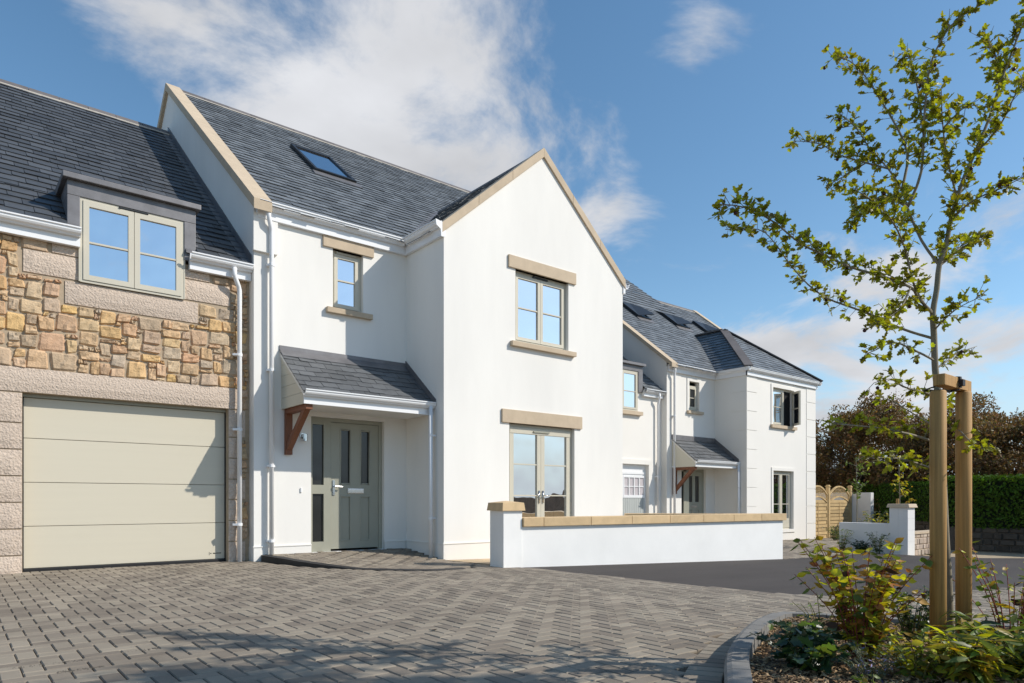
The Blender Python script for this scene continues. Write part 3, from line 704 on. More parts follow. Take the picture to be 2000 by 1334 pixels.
m=MB(); m.box(5.035,5.325,dy-.004,dy+.02,1.02,1.10); m.box(5.05,5.31,dy-.010,dy,1.035,1.085); m.build('letterbox',M['chrome'],fdoor,bevel=.004)
m=MB(); m.box(4.775,4.815,dy-.002,dy+.02,.99,1.23); m.tube([(4.795,dy,1.13),(4.795,dy-.05,1.13)],.010,8); m.tube([(4.795,dy-.05,1.13),(4.92,dy-.05,1.125)],.010,8); m.tube([(4.795,dy,1.03),(4.795,dy-.012,1.03)],.013,10); m.build('door_handle',M['chrome'],fdoor)
m=MB(); m.tube([(4.24,YH,1.90),(4.24,YH-.03,1.90)],.045,12); m.tube([(4.255,YH-.075,1.82),(4.255,YH-.075,1.93)],.034,12); m.bar((4.24,YH-.02,1.90),(4.255,YH-.075,1.90),.03,.03); m.build('wall_light',M['chrome'],Hh)
m=MB(); m.box(4.208,4.236,YH-.018,YH,1.03,1.10); m.build('doorbell',M['upvc'],Hh,bevel=.004)
# main roof (front slope left and right of the gable valley, back slope)
e=10.14
ed=10.27
rf=MB(); rf.prism([(3.6,ed,hroof(ed)-.02),(X1+1.1,ed,hroof(ed)-.02),(X1+1.1,RY_,HR-.02),(3.6,RY_,HR-.02)],(0,0,-.03)); rf.prism([(3.6,RY_,HR-.02),(X1+1.1,RY_,HR-.02),(X1+1.1,20.62,5.25),(3.6,20.62,5.25)],(0,0,-.03))
roof=fixn(rf.build('roof',M['underlay'],Hh))
U=Vector((0,1,HS)).normalized(); Hs=(RY_-e)/U.y
WR=7.115; WS=.861                              # wing ridge and slope
def wz(x): return WR-WS*abs(x-CXG)
# valley on the main slope in (s,t): wing height above main plane is negative left of it
# main z at t: hroof(e)+t*U.z ; wing z at s: WR-WS*(CXG-(s+3.7))
kU=U.z
slates(roof,(3.68,e,hroof(e)),(1,0,0),U,CXG-3.68,Hs,.185,.24,[(-WS,kU,-(WR-WS*(CXG-3.68)-hroof(e))+.03)],M['slate_house'],290,4)
slates(roof,(CXG,e,hroof(e)),(1,0,0),U,5.3,Hs,.185,.24,[(WS,kU,-(WR-hroof(e)))],M['slate_house'],0,5)
ridge(roof,(3.70,RY_,HR),(X1+1.1,RY_,HR),(0,-1,-HS),(0,1,-HS))
# coping on the left gable
cop=MB()
L=[]; n=5
for k in range(n):
    a=lerp(10.12,RY_,k/n); b=lerp(10.12,RY_,(k+1)/n)-.004
    fixn(MB().prism([(3.44,a,hroof(a)-.075),(3.44,a,hroof(a)+.085),(3.44,b,hroof(b)+.085),(3.44,b,hroof(b)-.075)],(.27,0,0)).build('coping_stone',M['sandstone'],Hh,bevel=.005))
for k in range(n):
    a=lerp(RY_,20.6,k/n)+.004; b=lerp(RY_,20.6,(k+1)/n); z=lambda y:HR-HS*(y-RY_)
    fixn(MB().prism([(3.44,a,z(a)-.075),(3.44,a,z(a)+.085),(3.44,b,z(b)+.085),(3.44,b,z(b)-.075)],(.27,0,0)).build('coping_stone',M['sandstone'],Hh,bevel=.005))
# wing roof
yb=10.2+(WR-5.30)/HS
m=MB(); lo=5.97; ld=6.06
def wpt(x,y): return (x,y,wz(x)-.02)
yv=lambda x:10.2+(wz(x)-5.30)/HS
m.prism([wpt(ld,YG+.2),wpt(CXG,YG+.2),wpt(CXG,yb+.1),wpt(ld,yv(ld)+.1)],(0,0,-.03)); m.prism([wpt(CXG,YG+.2),wpt(2*CXG-ld,YG+.2),wpt(2*CXG-ld,yv(ld)+.1),wpt(CXG,yb+.1)],(0,0,-.03))
wroof=fixn(m.build('gable_roof',M['underlay'],Hh))
Uw=Vector((1,0,WS)).normalized(); hw=(CXG-lo)/Uw.x
# left slope: E along -Y so that normal points up-left
slates(wroof,(lo,yv(CXG)+.2,wz(lo)),(0,-1,0),Uw,yv(CXG)+.2-YG-.22,hw,.185,.24,[(1,Uw.x*WS/HS,-(yv(CXG)+.2-yv(lo)))],M['slate_house'],70,6)
slates(wroof,(2*CXG-lo,YG+.22,wz(lo)),(0,1,0),Vector((-1,0,WS)).normalized(),yb-YG-.2,hw,.185,.24,[],M['slate_house'],0,7)
ridge(wroof,(CXG,YG+.25,WR),(CXG,yb,WR),(-1,0,-WS),(1,0,-WS),mortar=False)
fixn(MB().prism([(5.98,10.19,hroof(10.19)+.012),(6.14,10.17,hroof(10.17)+.012),(CXG+.02,yb-.02,WR+.012),(CXG-.14,yb,WR+.0)],(0,0,.014)).build('valley_lead',M['lead'],wroof))
# gable coping
for s in (-1,1):
    n=3; z=lambda x:GA+.135-(.868 if s<0 else .885)*abs(x-CXG)
    for k in range(n):
        a=CXG+s*lerp(0,2.17,k/n); b=CXG+s*(lerp(0,2.17,(k+1)/n)-.003)
        fixn(MB().prism([(a,YG-.035,z(a)-.165),(a,YG-.035,z(a)),(b,YG-.035,z(b)),(b,YG-.035,z(b)-.165)],(0,.27,0)).build('coping_stone',M['sandstone'],Hh,bevel=.005))
# eaves
bx('fascia',M['upvc'],Hh,3.53,6.085,10.235,10.296,5.095,5.30); gutter(Hh,(3.53,10.235,5.325),(5.995,10.235,5.325),(0,-1,0))
bx('fascia',M['upvc'],Hh,6.03,6.086,YG-.02,10.23,5.095,5.30); gutter(Hh,(6.03,YG-.03,5.325),(6.03,10.115,5.325),(-1,0,0))
fixn(MB().prism([(5.915,YG-.034,5.33),(6.10,YG-.034,5.30),(6.10,YG-.034,5.08),(6.02,YG-.034,5.08),(6.01,YG-.034,5.19),(5.93,YG-.034,5.24)],(0,.012,0)).build('fascia_end',M['upvc'],Hh))
bx('fascia',M['upvc'],Hh,X1+.004,X1+.06,YG-.02,10.3,5.0,5.22); gutter(Hh,(X1+.06,YG-.03,5.20),(X1+.06,10.3,5.20),(1,0,0))
downpipe(Hh,[(3.675,10.165,5.23),(3.675,10.165,5.12),(3.685,10.17,5.06),(3.73,10.215,4.95),(3.735,10.22,4.90),(3.735,10.22,.10)],.034,[(z,3.735,10.22) for z in (.30,1.42,2.85,4.42)])
# roof window
def rp(x,y,h): 
    nrm=Vector((0,-HS,1)).normalized(); return Vector((x,y,hroof(y)))+nrm*h
def roofwin(parent,x0,x1,y0,y1,rpf,glass='glass'):
    fr=MB(); t=.06; dyy=(y1-y0)
    for a,b,c,d in ((x0,x0+t,y0,y1),(x1-t,x1,y0,y1),(x0+t,x1-t,y0,y0+t*1.2),(x0+t,x1-t,y1-t*1.2,y1)):
        fr.hexa([rpf(a,c,0),rpf(b,c,0),rpf(b,d,0),rpf(a,d,0),rpf(a,c,.085),rpf(b,c,.085),rpf(b,d,.085),rpf(a,d,.085)])
    o=fr.build('roof_window',M['blackframe'],parent)
    MB().face([rpf(x0+t,y0+t,.06),rpf(x1-t,y0+t,.06),rpf(x1-t,y1-t,.06),rpf(x0+t,y1-t,.06)]).build('pane',M[glass],o)
    MB().hexa([rpf(x0-.05,y0-.14,.02),rpf(x1+.08,y0-.14,.02),rpf(x1+.08,y0,.02),rpf(x0-.05,y0,.02),rpf(x0-.05,y0-.14,.03),rpf(x1+.08,y0-.14,.03),rpf(x1+.08,y0,.045),rpf(x0-.05,y0,.045)]).build('lead_apron',M['lead'],o)
    return o
roofwin(Hh,5.44,6.30,12.62,13.86,rp)
# porch canopy
PX0,PX1,PY=3.91,6.085,9.455
def pz_(y): return 2.475+.79*(y-9.42)
pc=MB(); pc.prism([(PX0-.015,9.42,pz_(9.42)-.02),(PX1,9.42,pz_(9.42)-.02),(PX1,YH,pz_(YH)-.02),(PX0-.015,YH,pz_(YH)-.02)],(0,0,-.05)); pc.box(PX0+.02,PX1,PY+.01,YH,2.295,2.315)
porch=fixn(pc.build('porch_canopy',M['render'],Hh))
Up=Vector((0,1,.79)).normalized(); slates(porch,(PX0-.03,9.40,pz_(9.40)),(1,0,0),Up,PX1-PX0+.03,(YH-9.42)/Up.y-.02,.148,.255,[],M['slate_porch'],300,8,lift=.015)
n=5
for k in range(n):
    z0=2.285+k*.165; z1=min(z0+.161,pz_(YH)); ya=lambda z:max(PY,9.42+(z-2.445)/.79)
    if z0>pz_(YH)-.06: break
    fixn(MB().prism([(PX0,ya(z0)+.0,z0),(PX0,YH,z0),(PX0,YH,z1),(PX0,min(ya(z1),YH-.005),z1)] if ya(z1)<=PY+1e-6 else [(PX0,ya(z0),z0),(PX0,YH,z0),(PX0,YH,z1),(PX0,min(ya(z1),YH-.004),z1)],(.02,0,0)).build('cladding_board',M['sage'] if False else M['clad'],porch))
bx('fascia',M['upvc'],porch,PX0+.0,PX1,PY-.02,PY+.005,2.285,2.46); gutter(porch,(PX0-.01,PY-.02,2.485),(PX1-.005,PY-.02,2.485),(0,-1,0),.9)
fixn(MB().prism([(PX0-.03,YH-.018,pz_(YH)+.01),(PX1,YH-.018,pz_(YH)+.01),(PX1,YH-.018,3.255),(PX0-.03,YH-.018,3.255)],(0,.02,0)).build('flashing',M['lead'],porch))
fixn(MB().prism([(PX0-.03,YH-.02,pz_(YH)+.02),(PX1-.02,YH-.02,pz_(YH)+.02),(PX1-.02,YH-.14,pz_(YH-.14)+.024),(PX0-.03,YH-.14,pz_(YH-.14)+.024)],(0,0,.006)).build('flashing',M['lead'],porch))
fixn(MB().prism([(PX1-.012,9.36,pz_(9.36)+.0),(PX1-.012,YH,pz_(YH)),(PX1-.012,YH,pz_(YH)+.13),(PX1-.012,9.36,pz_(9.36)+.11)],(.014,0,0)).build('flashing',M['lead'],porch))
br=MB(); br.box(3.955,4.06,YH-.075,YH-.003,1.60,2.295); br.box(3.955,4.06,PY+.02,YH-.076,2.215,2.294); br.bar((4.0075,YH-.06,1.70),(4.0075,PY+.10,2.25),.085,.085,up=(0,1,1)); br.build('bracket',M['bracket'],porch,bevel=.006)
downpipe(porch,[(5.995,9.375,2.42),(5.995,9.375,-.03)],.033,[(.62,5.995,9.375),(1.95,5.995,9.375)],(1,0,0))
# ---------------------------------------------------------------- further house, its garage
FZ=-.4
Fh=thing('far_house',(19.5,12.7,FZ),'further white house with hipped slate bay and corner quoins','house')
YF,YB=12.73,11.61; FX0,FX1,BX0,BX1=16.3,24.0,18.70,22.89
FRY=17.4; FR=8.78; FS=(FR-4.93)/(FRY-12.6)
def froof(y): return 4.93+FS*(y-12.6)
fwin=(17.36,17.86,3.63,4.53); fdo=(17.0,18.23,-.3,1.87)
m=MB(); wall_x(YF,FX0,BX0,-.9,4.85,[fwin,fdo],.14,m)
m.face([(FX0,YF,-.9),(FX0,YF,4.85),(FX0,22.0,4.85),(FX0,22.0,-.9)]); m.face([(FX0,YF,4.85),(FX0,YF,froof(YF)-.02),(FX0,FRY,FR),(FX0,22.0,4.85)])
m.face([(BX1,YF,-.9),(FX1,YF,-.9),(FX1,YF,4.9),(BX1,YF,4.9)]); m.face([(FX1,YF,-.9),(FX1,22,-.9),(FX1,22,4.85),(FX1,YF,4.85)]); m.face([(FX1,YF,4.85),(FX1,22,4.85),(FX1,FRY,FR)]); m.face([(FX0,22,-.9),(FX0,22,4.9),(FX1,22,4.9),(FX1,22,-.9)])
m.build('main_wall',M['render_far'],Fh)
bwin=(20.17,21.46,3.31,4.50); bfd=(20.19,21.43,-.02,1.86)
m=MB(); wall_x(YB,BX0,BX1,-.9,4.85,[bwin,bfd],.14,m)
m.face([(BX0,YB,-.9),(BX0,YB,4.85),(BX0,YF,4.85),(BX0,YF,-.9)]); m.face([(BX1,YB,-.9),(BX1,YF,-.9),(BX1,YF,4.85),(BX1,YB,4.85)])
m.build('bay_wall',M['render_far'],Fh)
for k in range(9):                              # rendered quoins
    z0=-.44+k*.583; z1=min(z0+.558,4.74)
    w=.56
    bx('quoin',M['render_far'],Fh,BX0-.014,BX0+w,YB-.014,YB+.0,z0,z1); bx('quoin',M['render_far'],Fh,BX0-.014,BX0,YB+.001,YB+.62,z0,z1)
    bx('quoin',M['render_far'],Fh,BX1-.60,BX1+.014,YB-.014,YB,z0,z1)
def surround(x0,x1,z0,z1,y,w=.10,bottom=False):
    m=MB(); m.box(x0-w,x0,y-.022,y,z0,z1); m.box(x1,x1+w,y-.022,y,z0,z1); m.box(x0-w,x1+w,y-.022,y,z1,z1+w)
    if bottom: m.box(x0-w,x1+w,y-.03,y,z0-w,z0-.001)
    m.build('window_surround',M['render_far'],Fh)
surround(*fwin,YF); surround(*bwin,YB); surround(*bfd,YB,bottom=True)
bx('sill',M['sandstone'],Fh,17.25,18.02,YF-.08,YF+.05,3.55,3.629); bx('sill',M['sandstone'],Fh,20.03,21.56,YB-.08,YB+.05,3.21,3.309)
w1=window(Fh,fwin[0]+.02,fwin[1]-.02,fwin[2]+.04,fwin[3]-.12,YF+.06,1,(.5,),gl='dglass',vent=False)
w2=window(Fh,bwin[0],20.99,bwin[2],bwin[3],YB+.08,1,(.5,),vent=False); bx('frame_head',M['sage'],Fh,20.99,bwin[1],YB+.08,YB+.12,bwin[3]-.05,bwin[3]); bx('dark_opening',M['dark'],Fh,20.99,bwin[1],YB+.125,YB+.135,bwin[2],bwin[3]-.05)
# the casement standing open
ca=R_(58); hx,hy=21.44,YB+.05; dx,dyv=-math.cos(ca),-math.sin(ca); wd=.46
m=MB()
def cp(s,z,o=0): return (hx+dx*s+dyv*o*-1,hy+dyv*s+dx*o,z)
for s0,s1,z0,z1 in ((0,.06,3.35,4.45),(wd-.06,wd,3.35,4.45),(.06,wd-.06,3.35,3.42),(.06,wd-.06,4.38,4.45),(.06,wd-.06,3.88,3.91)):
    m.hexa([cp(s0,z0),cp(s1,z0),cp(s1,z0,.05),cp(s0,z0,.05),cp(s0,z1),cp(s1,z1),cp(s1,z1,.05),cp(s0,z1,.05)])
oc=fixn(m.build('open_casement',M['sage'],Fh)); MB().face([cp(.06,3.42,.025),cp(wd-.06,3.42,.025),cp(wd-.06,4.38,.025),cp(.06,4.38,.025)]).build('pane',M['glass'],oc)
window(Fh,bfd[0],bfd[1],bfd[2],bfd[3],YB+.09,2,(.33,),sw=.075,gl='glass',rail=.3,vent='light',name='french_door')
# door and porch of the further house
dy=YF+.08; m=MB(); m.box(17.0,17.06,dy,dy+.06,-.3,1.87); m.box(17.22,17.34,dy,dy+.06,-.3,1.87); m.box(18.16,18.23,dy,dy+.06,-.3,1.87); m.box(17.06,18.16,dy,dy+.06,1.79,1.87)
fd2=m.build('front_door',M['sagedoor'],Fh); MB().box(17.06,17.22,dy+.03,dy+.04,-.3,1.79).build('side_light',M['dglass'],fd2)
m=MB(); 
for a,b in ((17.345,17.49),(17.66,17.80),(18.0,18.155)): m.box(a,b,dy+.01,dy+.05,-.3,1.785)
for a,b in ((17.49,17.66),(17.80,18.0)):
    for c,d in ((-.3,-.1),(.62,.86),(1.66,1.785)): m.box(a,b,dy+.01,dy+.05,c,d)
m.build('door_leaf',M['sagedoor'],fd2)
for a,b in ((17.49,17.66),(17.80,18.0)): MB().box(a,b,dy+.03,dy+.04,.86,1.66).build('door_pane',M['dglass'],fd2); MB().box(a,b,dy+.03,dy+.04,-.1,.62).build('door_panel',M['sagedoor'],fd2)
bx('letterbox',M['chrome'],fd2,17.60,17.88,dy-.005,dy+.01,.69,.76)
def fpz(y): return 2.06+.79*(y-11.9)
pc=MB(); pc.prism([(16.54,11.9,fpz(11.9)-.02),(BX0,11.9,fpz(11.9)-.02),(BX0,YF,fpz(YF)-.02),(16.54,YF,fpz(YF)-.02)],(0,0,-.05)); pc.box(16.56,BX0,11.93,YF,1.89,1.91)
fporch=fixn(pc.build('porch_canopy',M['render_far'],Fh)); slates(fporch,(16.52,11.88,fpz(11.88)),(1,0,0),Up,2.18,1.04,.17,.28,[],M['slate_porch'],60,9)
fixn(MB().prism([(16.55,11.93,1.88),(16.55,YF,1.88),(16.55,YF,fpz(YF)-.02),(16.55,11.93,fpz(11.93)-.02)],(.02,0,0)).build('cladding_board',M['clad'],fporch))
bx('fascia',M['upvc'],fporch,16.55,BX0-.016,11.90,11.925,1.88,2.05); gutter(fporch,(16.54,11.90,2.07),(BX0-.016,11.90,2.07),(0,-1,0),.9)
fixn(MB().prism([(16.52,YF-.018,fpz(YF)),(BX0-.016,YF-.018,fpz(YF)),(BX0-.016,YF-.018,2.86),(16.52,YF-.018,2.86)],(0,.016,0)).build('flashing',M['lead'],fporch))
fixn(MB().prism([(BX0-.03,11.86,fpz(11.86)),(BX0-.03,YF,fpz(YF)),(BX0-.03,YF,fpz(YF)+.15),(BX0-.03,11.86,fpz(11.86)+.14)],(.014,0,0)).build('flashing',M['lead'],fporch))
br=MB(); br.box(16.58,16.69,YF-.075,YF-.003,1.10,1.885); br.box(16.58,16.69,11.96,YF-.076,1.80,1.884); br.bar((16.635,YF-.06,1.22),(16.635,12.03,1.84),.09,.09,up=(0,1,1)); br.build('bracket',M['bracket'],fporch)
downpipe(fporch,[(BX0-.07,11.84,2.0),(BX0-.07,11.84,-.45)],.036,[(1.3,BX0-.07,11.84)],(1,0,0))
# roofs
e=12.50
rf=MB(); rf.prism([(FX0+.1,12.72,froof(12.72)-.02),(FX1+.1,12.72,froof(12.72)-.02),(FX1+.1,FRY,FR-.02),(FX0+.1,FRY,FR-.02)],(0,0,-.03)); rf.prism([(FX0+.1,FRY,FR-.02),(FX1+.1,FRY,FR-.02),(FX1+.1,22.1,4.8),(FX0+.1,22.1,4.8)],(0,0,-.03))
froofo=fixn(rf.build('roof',M['underlay'],Fh))
U=Vector((0,1,FS)).normalized(); slates(froofo,(FX0+.15,e,froof(e)),(1,0,0),U,FX1-FX0-.1,(FRY-e)/U.y,.19,.26,[],M['slate_house'],0,10,lift=.024)
ridge(froofo,(FX0+.2,FRY,FR),(FX1+.05,FRY,FR),(0,-1,-FS),(0,1,-FS))
for x in (FX0-.05,FX1-.02):
    for k in range(4):
        a=lerp(12.5,FRY,k/4); b=lerp(12.5,FRY,(k+1)/4)-.004
        fixn(MB().prism([(x,a,froof(a)-.05),(x,a,froof(a)+.075),(x,b,froof(b)+.075),(x,b,froof(b)-.05)],(.27,0,0)).build('coping_stone',M['sandstone'],Fh))
# hipped bay roof
hx0,hx1,hyf=BX0-.14,BX1+.16,YB-.16; hz0=4.93; cxb=(hx0+hx1)/2; hzr=6.80; hyr=13.80; hyb=12.6+(hzr-4.93)/FS
A=(hx0,hyf,hz0);B=(hx1,hyf,hz0);C_=(cxb,hyr,hzr);D=(cxb,hyb,hzr); Ei=(hx0,12.6,hz0); Fi=(hx1,12.6,hz0)
m=MB(); m.face([A,B,C_]); m.face([Ei,A,C_,D]); m.face([B,Fi,D,C_]); m.face([A,Ei,Fi,B]); hb=fixn(m.build('bay_roof',M['underlay'],Fh))
Uf=(Vector(C_)-Vector(((cxb),hyf,hz0))); hl=Uf.length; hwid=hx1-hx0
slates(hb,A,(1,0,0),Uf,hwid,hl,.19,.26,[(hl,-hwid/2,0),(-hl,-hwid/2,hl*hwid)],M['slate_house'],0,12,lift=.024)
Ul=(Vector((cxb,0,hzr))-Vector((hx0,0,hz0))); ll=Ul.length; run=hyb-hyf
slates(hb,(hx0,hyb,hz0),(0,-1,0),Ul,run,ll,.19,.26,[(-ll,-(hyr-hyf),ll*run),(ll,-0.0,-0.0),(ll,-(0),-ll*(hyb-12.6)*0)]+[(ll,-(-(hyb-12.6)),-ll*(hyb-12.6))],M['slate_house'],40,13,lift=.03)
for p,q in ((A,C_),(B,C_)):
    n=8
    for k in range(n):
        a=Vector(p).lerp(Vector(q),k/n); b=Vector(p).lerp(Vector(q),(k+1)/n); MB().bar(a+Vector((0,0,.03)),b+Vector((0,0,.03)),.26,.035).build('ridge_tile',M['ridge'],hb)
MB().bar(Vector(C_)+Vector((0,0,.03)),Vector(D)+Vector((0,0,.03)),.22,.04).build('ridge_tile',M['ridge'],hb)
def frp(x,y,h): 
    nrm=Vector((0,-FS,1)).normalized(); return Vector((x,y,froof(y)))+nrm*h
for a,b,c,d in ((17.95,18.65,15.25,16.45),(20.2,20.95,15.35,16.35),(22.1,22.7,15.45,16.1)): 
    o=roofwin(Fh,a,b,c,d,frp,'dglass')
    MB().hexa([frp(a,c,.09),frp(b,c,.24),frp(b,d,.10),frp(a,d,.10),frp(a,c,.11),frp(b,c,.27),frp(b,d,.12),frp(a,d,.12)]).build('sash',M['blackframe'],o)
# eaves
bx('fascia',M['upvc'],Fh,FX0+.03,BX0-.001,12.665,YF-.002,4.70,4.90); gutter(Fh,(FX0+.03,12.665,4.93),(BX0-.12,12.665,4.93),(0,-1,0))
bx('fascia',M['upvc'],Fh,BX0-.06,BX0-.0145,YB-.06,12.66,4.70,4.90); gutter(Fh,(BX0-.06,YB-.17,4.93),(BX0-.06,12.55,4.93),(-1,0,0))
bx('fascia',M['upvc'],Fh,BX0-.06,BX1+.06,YB-.062,YB-.015,4.70,4.90); gutter(Fh,(BX0-.17,YB-.062,4.93),(BX1+.17,YB-.062,4.93),(0,-1,0)); gutter(Fh,(BX1+.06,YB-.17,4.93),(BX1+.06,12.6,4.93),(1,0,0))
downpipe(Fh,[(16.52,12.60,4.84),(16.52,12.60,4.72),(16.56,12.65,4.55),(16.56,12.65,-.4)],.036,[(z,16.56,12.65) for z in (.4,1.9,3.4)])
# garage between the two houses
YQ=12.93; QX0,QX1=13.3,16.298
Q=thing('white_garage',(15,12.95,-.3),'small white garage with dormer between the two white houses','garage')
qdo=(13.75,15.70,-.35,1.94)
m=MB(); wall_x(YQ,QX0,QX1,-.9,4.0,[qdo,(13.9,15.21,3.42,4.01)],.15,m); m.face([(QX0,YQ,-.9),(QX0,YQ,4.0),(QX0,22,4.0),(QX0,22,-.9)]); m.build('wall',M['render_far'],Q)
m=MB(); m.box(qdo[0]-.14,qdo[0],YQ-.03,YQ,-.5,1.94); m.box(qdo[1],qdo[1]+.14,YQ-.03,YQ,-.5,1.94); m.box(qdo[0]-.14,qdo[1]+.14,YQ-.03,YQ,1.941,2.08); m.build('door_surround',M['render_far'],Q)
gd=bx('garage_door',M['upvc'],Q,qdo[0],qdo[1],YQ+.10,YQ+.14,-.35,1.94)
bx('door_head',M['upvc'],gd,qdo[0]+.01,qdo[1]-.01,YQ+.075,YQ+.099,1.66,1.72)
xs_=[13.80,14.72,15.64]
for a,b in zip(xs_,xs_[1:]):
    k=a
    while k<b-.06: bx('board',M['greyboard'],gd,k+.004,k+.088,YQ+.082,YQ+.099,-.33,.98); k+=.092
    f=MB(); f.box(a,b-.01,YQ+.07,YQ+.099,.985,1.06); f.box(a,b-.01,YQ+.07,YQ+.099,1.56,1.62)
    n=4; w=(b-.01-a)
    for i in range(n+1): xx=a+i*(w-.03)/n; f.box(xx,xx+.03,YQ+.07,YQ+.099,1.06,1.56)
    for i in range(n): x2=a+i*(w-.03)/n+.03; x3=a+(i+1)*(w-.03)/n; f.box(x2,x3,YQ+.075,YQ+.099,1.295,1.32)
    f.build('window_grid',M['upvc'],gd)
    for i in range(n):
        x2=a+i*(w-.03)/n+.03; x3=a+(i+1)*(w-.03)/n
        for z0,z1 in ((1.06,1.295),(1.32,1.56)): MB().face([(x2,YQ+.094,z0),(x3,YQ+.094,z0),(x3,YQ+.094,z1),(x2,YQ+.094,z1)]).build('pane',M['blind'],gd)
def qroof(y): return 4.10+.8*(y-12.8)
rf=MB(); rf.prism([(QX0,12.92,qroof(12.92)-.02),(QX1,12.92,qroof(12.92)-.02),(QX1,FRY,qroof(FRY)-.02),(QX0,FRY,qroof(FRY)-.02)],(0,0,-.03)); rf.prism([(QX0,FRY,qroof(FRY)-.02),(QX1,FRY,qroof(FRY)-.02),(QX1,22.1,4),(QX0,22.1,4)],(0,0,-.1)); qr=fixn(rf.build('roof',M['underlay'],Q))
U=Vector((0,1,.8)).normalized(); slates(qr,(15.44,12.73,qroof(12.73)),(1,0,0),U,.85,1.2,.2,.3,[],M['slate_house'],20,14); slates(qr,(QX0,13.75,qroof(13.75)),(1,0,0),U,3.0,4.6,.2,.3,[],M['slate_house'],30,15)
dm=MB(); dm.box(13.74,13.89,12.88,13.8,4.0,4.58); dm.box(15.215,15.40,12.88,13.8,4.0,4.58); dm.box(13.74,15.40,12.88,13.8,4.581,4.74); d0=dm.build('dormer',M['lead'],Q); bx('dormer_cap',M['lead'],d0,13.68,15.46,12.80,13.95,4.741,4.81)
window(Q,13.89,15.21,3.44,4.58,12.90,2,(.48,),vent=False); bx('sill',M['sandstone'],Q,13.8,15.36,12.83,12.95,3.33,3.435)
bx('fascia',M['upvc'],Q,15.41,16.26,12.83,12.925,3.90,4.07); gutter(Q,(15.41,12.83,4.10),(16.26,12.83,4.10),(0,-1,0))
downpipe(Q,[(16.02,12.77,4.02),(16.02,12.77,3.9),(16.05,12.85,3.7),(16.05,12.85,-.4)],.034,[(1.6,16.05,12.85)])

# ---------------------------------------------------------------- garden wall with its pier
wd_=Vector((6.38,-.71,0)).normalized(); wn_=Vector((wd_.y,-wd_.x,0))     # wn_ towards the street
WA=Vector((6.12,7.66,0)); WB_=Vector((11.62,6.50,0))
GW=thing('garden_wall',WA+Vector((2.5,-.5,-.1)),'long white rendered garden wall with yellow sandstone coping and end pier','wall')
def obox(m,a,b,t0,t1,z0,z1):
    """a,b along the wall from WA; t across, positive away from the street"""
    P=lambda s,t,z:tuple(WA+wd_*s-wn_*t+Vector((0,0,z)))
    return m.hexa([P(a,t0,z0),P(b,t0,z0),P(b,t1,z0),P(a,t1,z0),P(a,t0,z1),P(b,t0,z1),P(b,t1,z1),P(a,t1,z1)])
obox(MB(),.322,6.39,.012,.23,-.5,.522).build('wall',M['render_garden'],GW,bevel=.004)
obox(MB(),0,.32,0,.37,-.5,.755).build('pier',M['render_garden'],GW,bevel=.004)
m=MB(); P=lambda s,t,z:tuple(WA+wd_*s-wn_*t+Vector((0,0,z))); o_=.035
m.hexa([P(-o_,-o_,.757),P(.32+o_,-o_,.757),P(.32+o_,.37+o_,.757),P(-o_,.37+o_,.757),P(-.02,-.02,.872),P(.34,-.02,.872),P(.34,.39,.872),P(-.02,.39,.872)])
k=m.add([P(.16,.185,.90)]); m.f=[f for i,f in enumerate(m.f) if i!=1]+[(4,5,k),(5,6,k),(6,7,k),(7,4,k)]
m.build('pier_cap',M['yellowstone'],GW)
s=.325
for L in (.36,.90,.85,.86,.82,.80,.78,.76):
    e2=min(s+L,6.45); obox(MB(),s+.004,e2-.004,-.035,.27,.524,.655).build('coping_stone',M['yellowstone'],GW,bevel=.006); s=e2
# return wall running back to the gable corner
rA=Vector((12.38,7.2,0)); rB=Vector((10.36,9.12,0)); rd=(rB-rA).normalized(); rn=Vector((rd.y,-rd.x,0))
RW=thing('return_wall',rA+Vector((-.5,1,-.15)),'short white return wall behind the long garden wall','wall')
def rbox(a,b,t0,t1,z0,z1):
    P=lambda s,t,z:tuple(rA+rd*s+rn*t+Vector((0,0,z))); return MB().hexa([P(a,t0,z0),P(b,t0,z0),P(b,t1,z0),P(a,t1,z0),P(a,t0,z1),P(b,t0,z1),P(b,t1,z1),P(a,t1,z1)])
L=(rB-rA).length; fixn(rbox(0,L,-.1,.1,-.5,.52).build('wall',M['render_garden'],RW))
for k in range(3): fixn(rbox(k*L/3+.004,(k+1)*L/3-.004,-.14,.14,.522,.65).build('coping_stone',M['yellowstone'],RW,bevel=.005))

# ---------------------------------------------------------------- walls, fence and hedge at the far end
PW=thing('pier_wall',(16.6,6.9,-.26),'low white block wall ending in a tall capped pier','wall')
for k in range(4):
    z0=-.5 if k==0 else -.26+k*.255; z1=-.26+(k+1)*.255-.004; z1=min(z1,.745)
    for a,b in ((6.215,6.405),(6.408,6.60)): bx('pier_block',M['render_block'],PW,16.40,16.78,a,b,z0,z1)
bx('pier_core',M['render_block'],PW,16.404,16.776,6.219,6.596,-.5,.74)
m=MB(); m.hexa([(16.35,6.165,.747),(16.83,6.165,.747),(16.83,6.65,.747),(16.35,6.65,.747),(16.37,6.19,.83),(16.81,6.19,.83),(16.81,6.63,.83),(16.37,6.63,.83)]); m.build('pier_cap',M['sandstone'],PW,bevel=.01)
bx('wall',M['render_block'],PW,16.44,16.66,6.601,7.75,-.6,.385,bevel=.01)
TW=thing('tall_wall',(26.3,11.6,-.45),'tall plain white wall end beside the arched wooden fence','wall')
bx('wall',M['render_block'],TW,26.22,26.47,11.2,14.0,-.6,1.2,bevel=.01)
SW=thing('stone_wall',(18.2,6.4,-.3),'low pale rubble stone wall running from the capped pier','wall')
bx('wall_core',M['mortar'],SW,16.79,18.9,6.29,6.52,-.6,.14)
x=16.80
rr=random.Random(8); z=-.36; rows=[.14,.12,.15,.11]
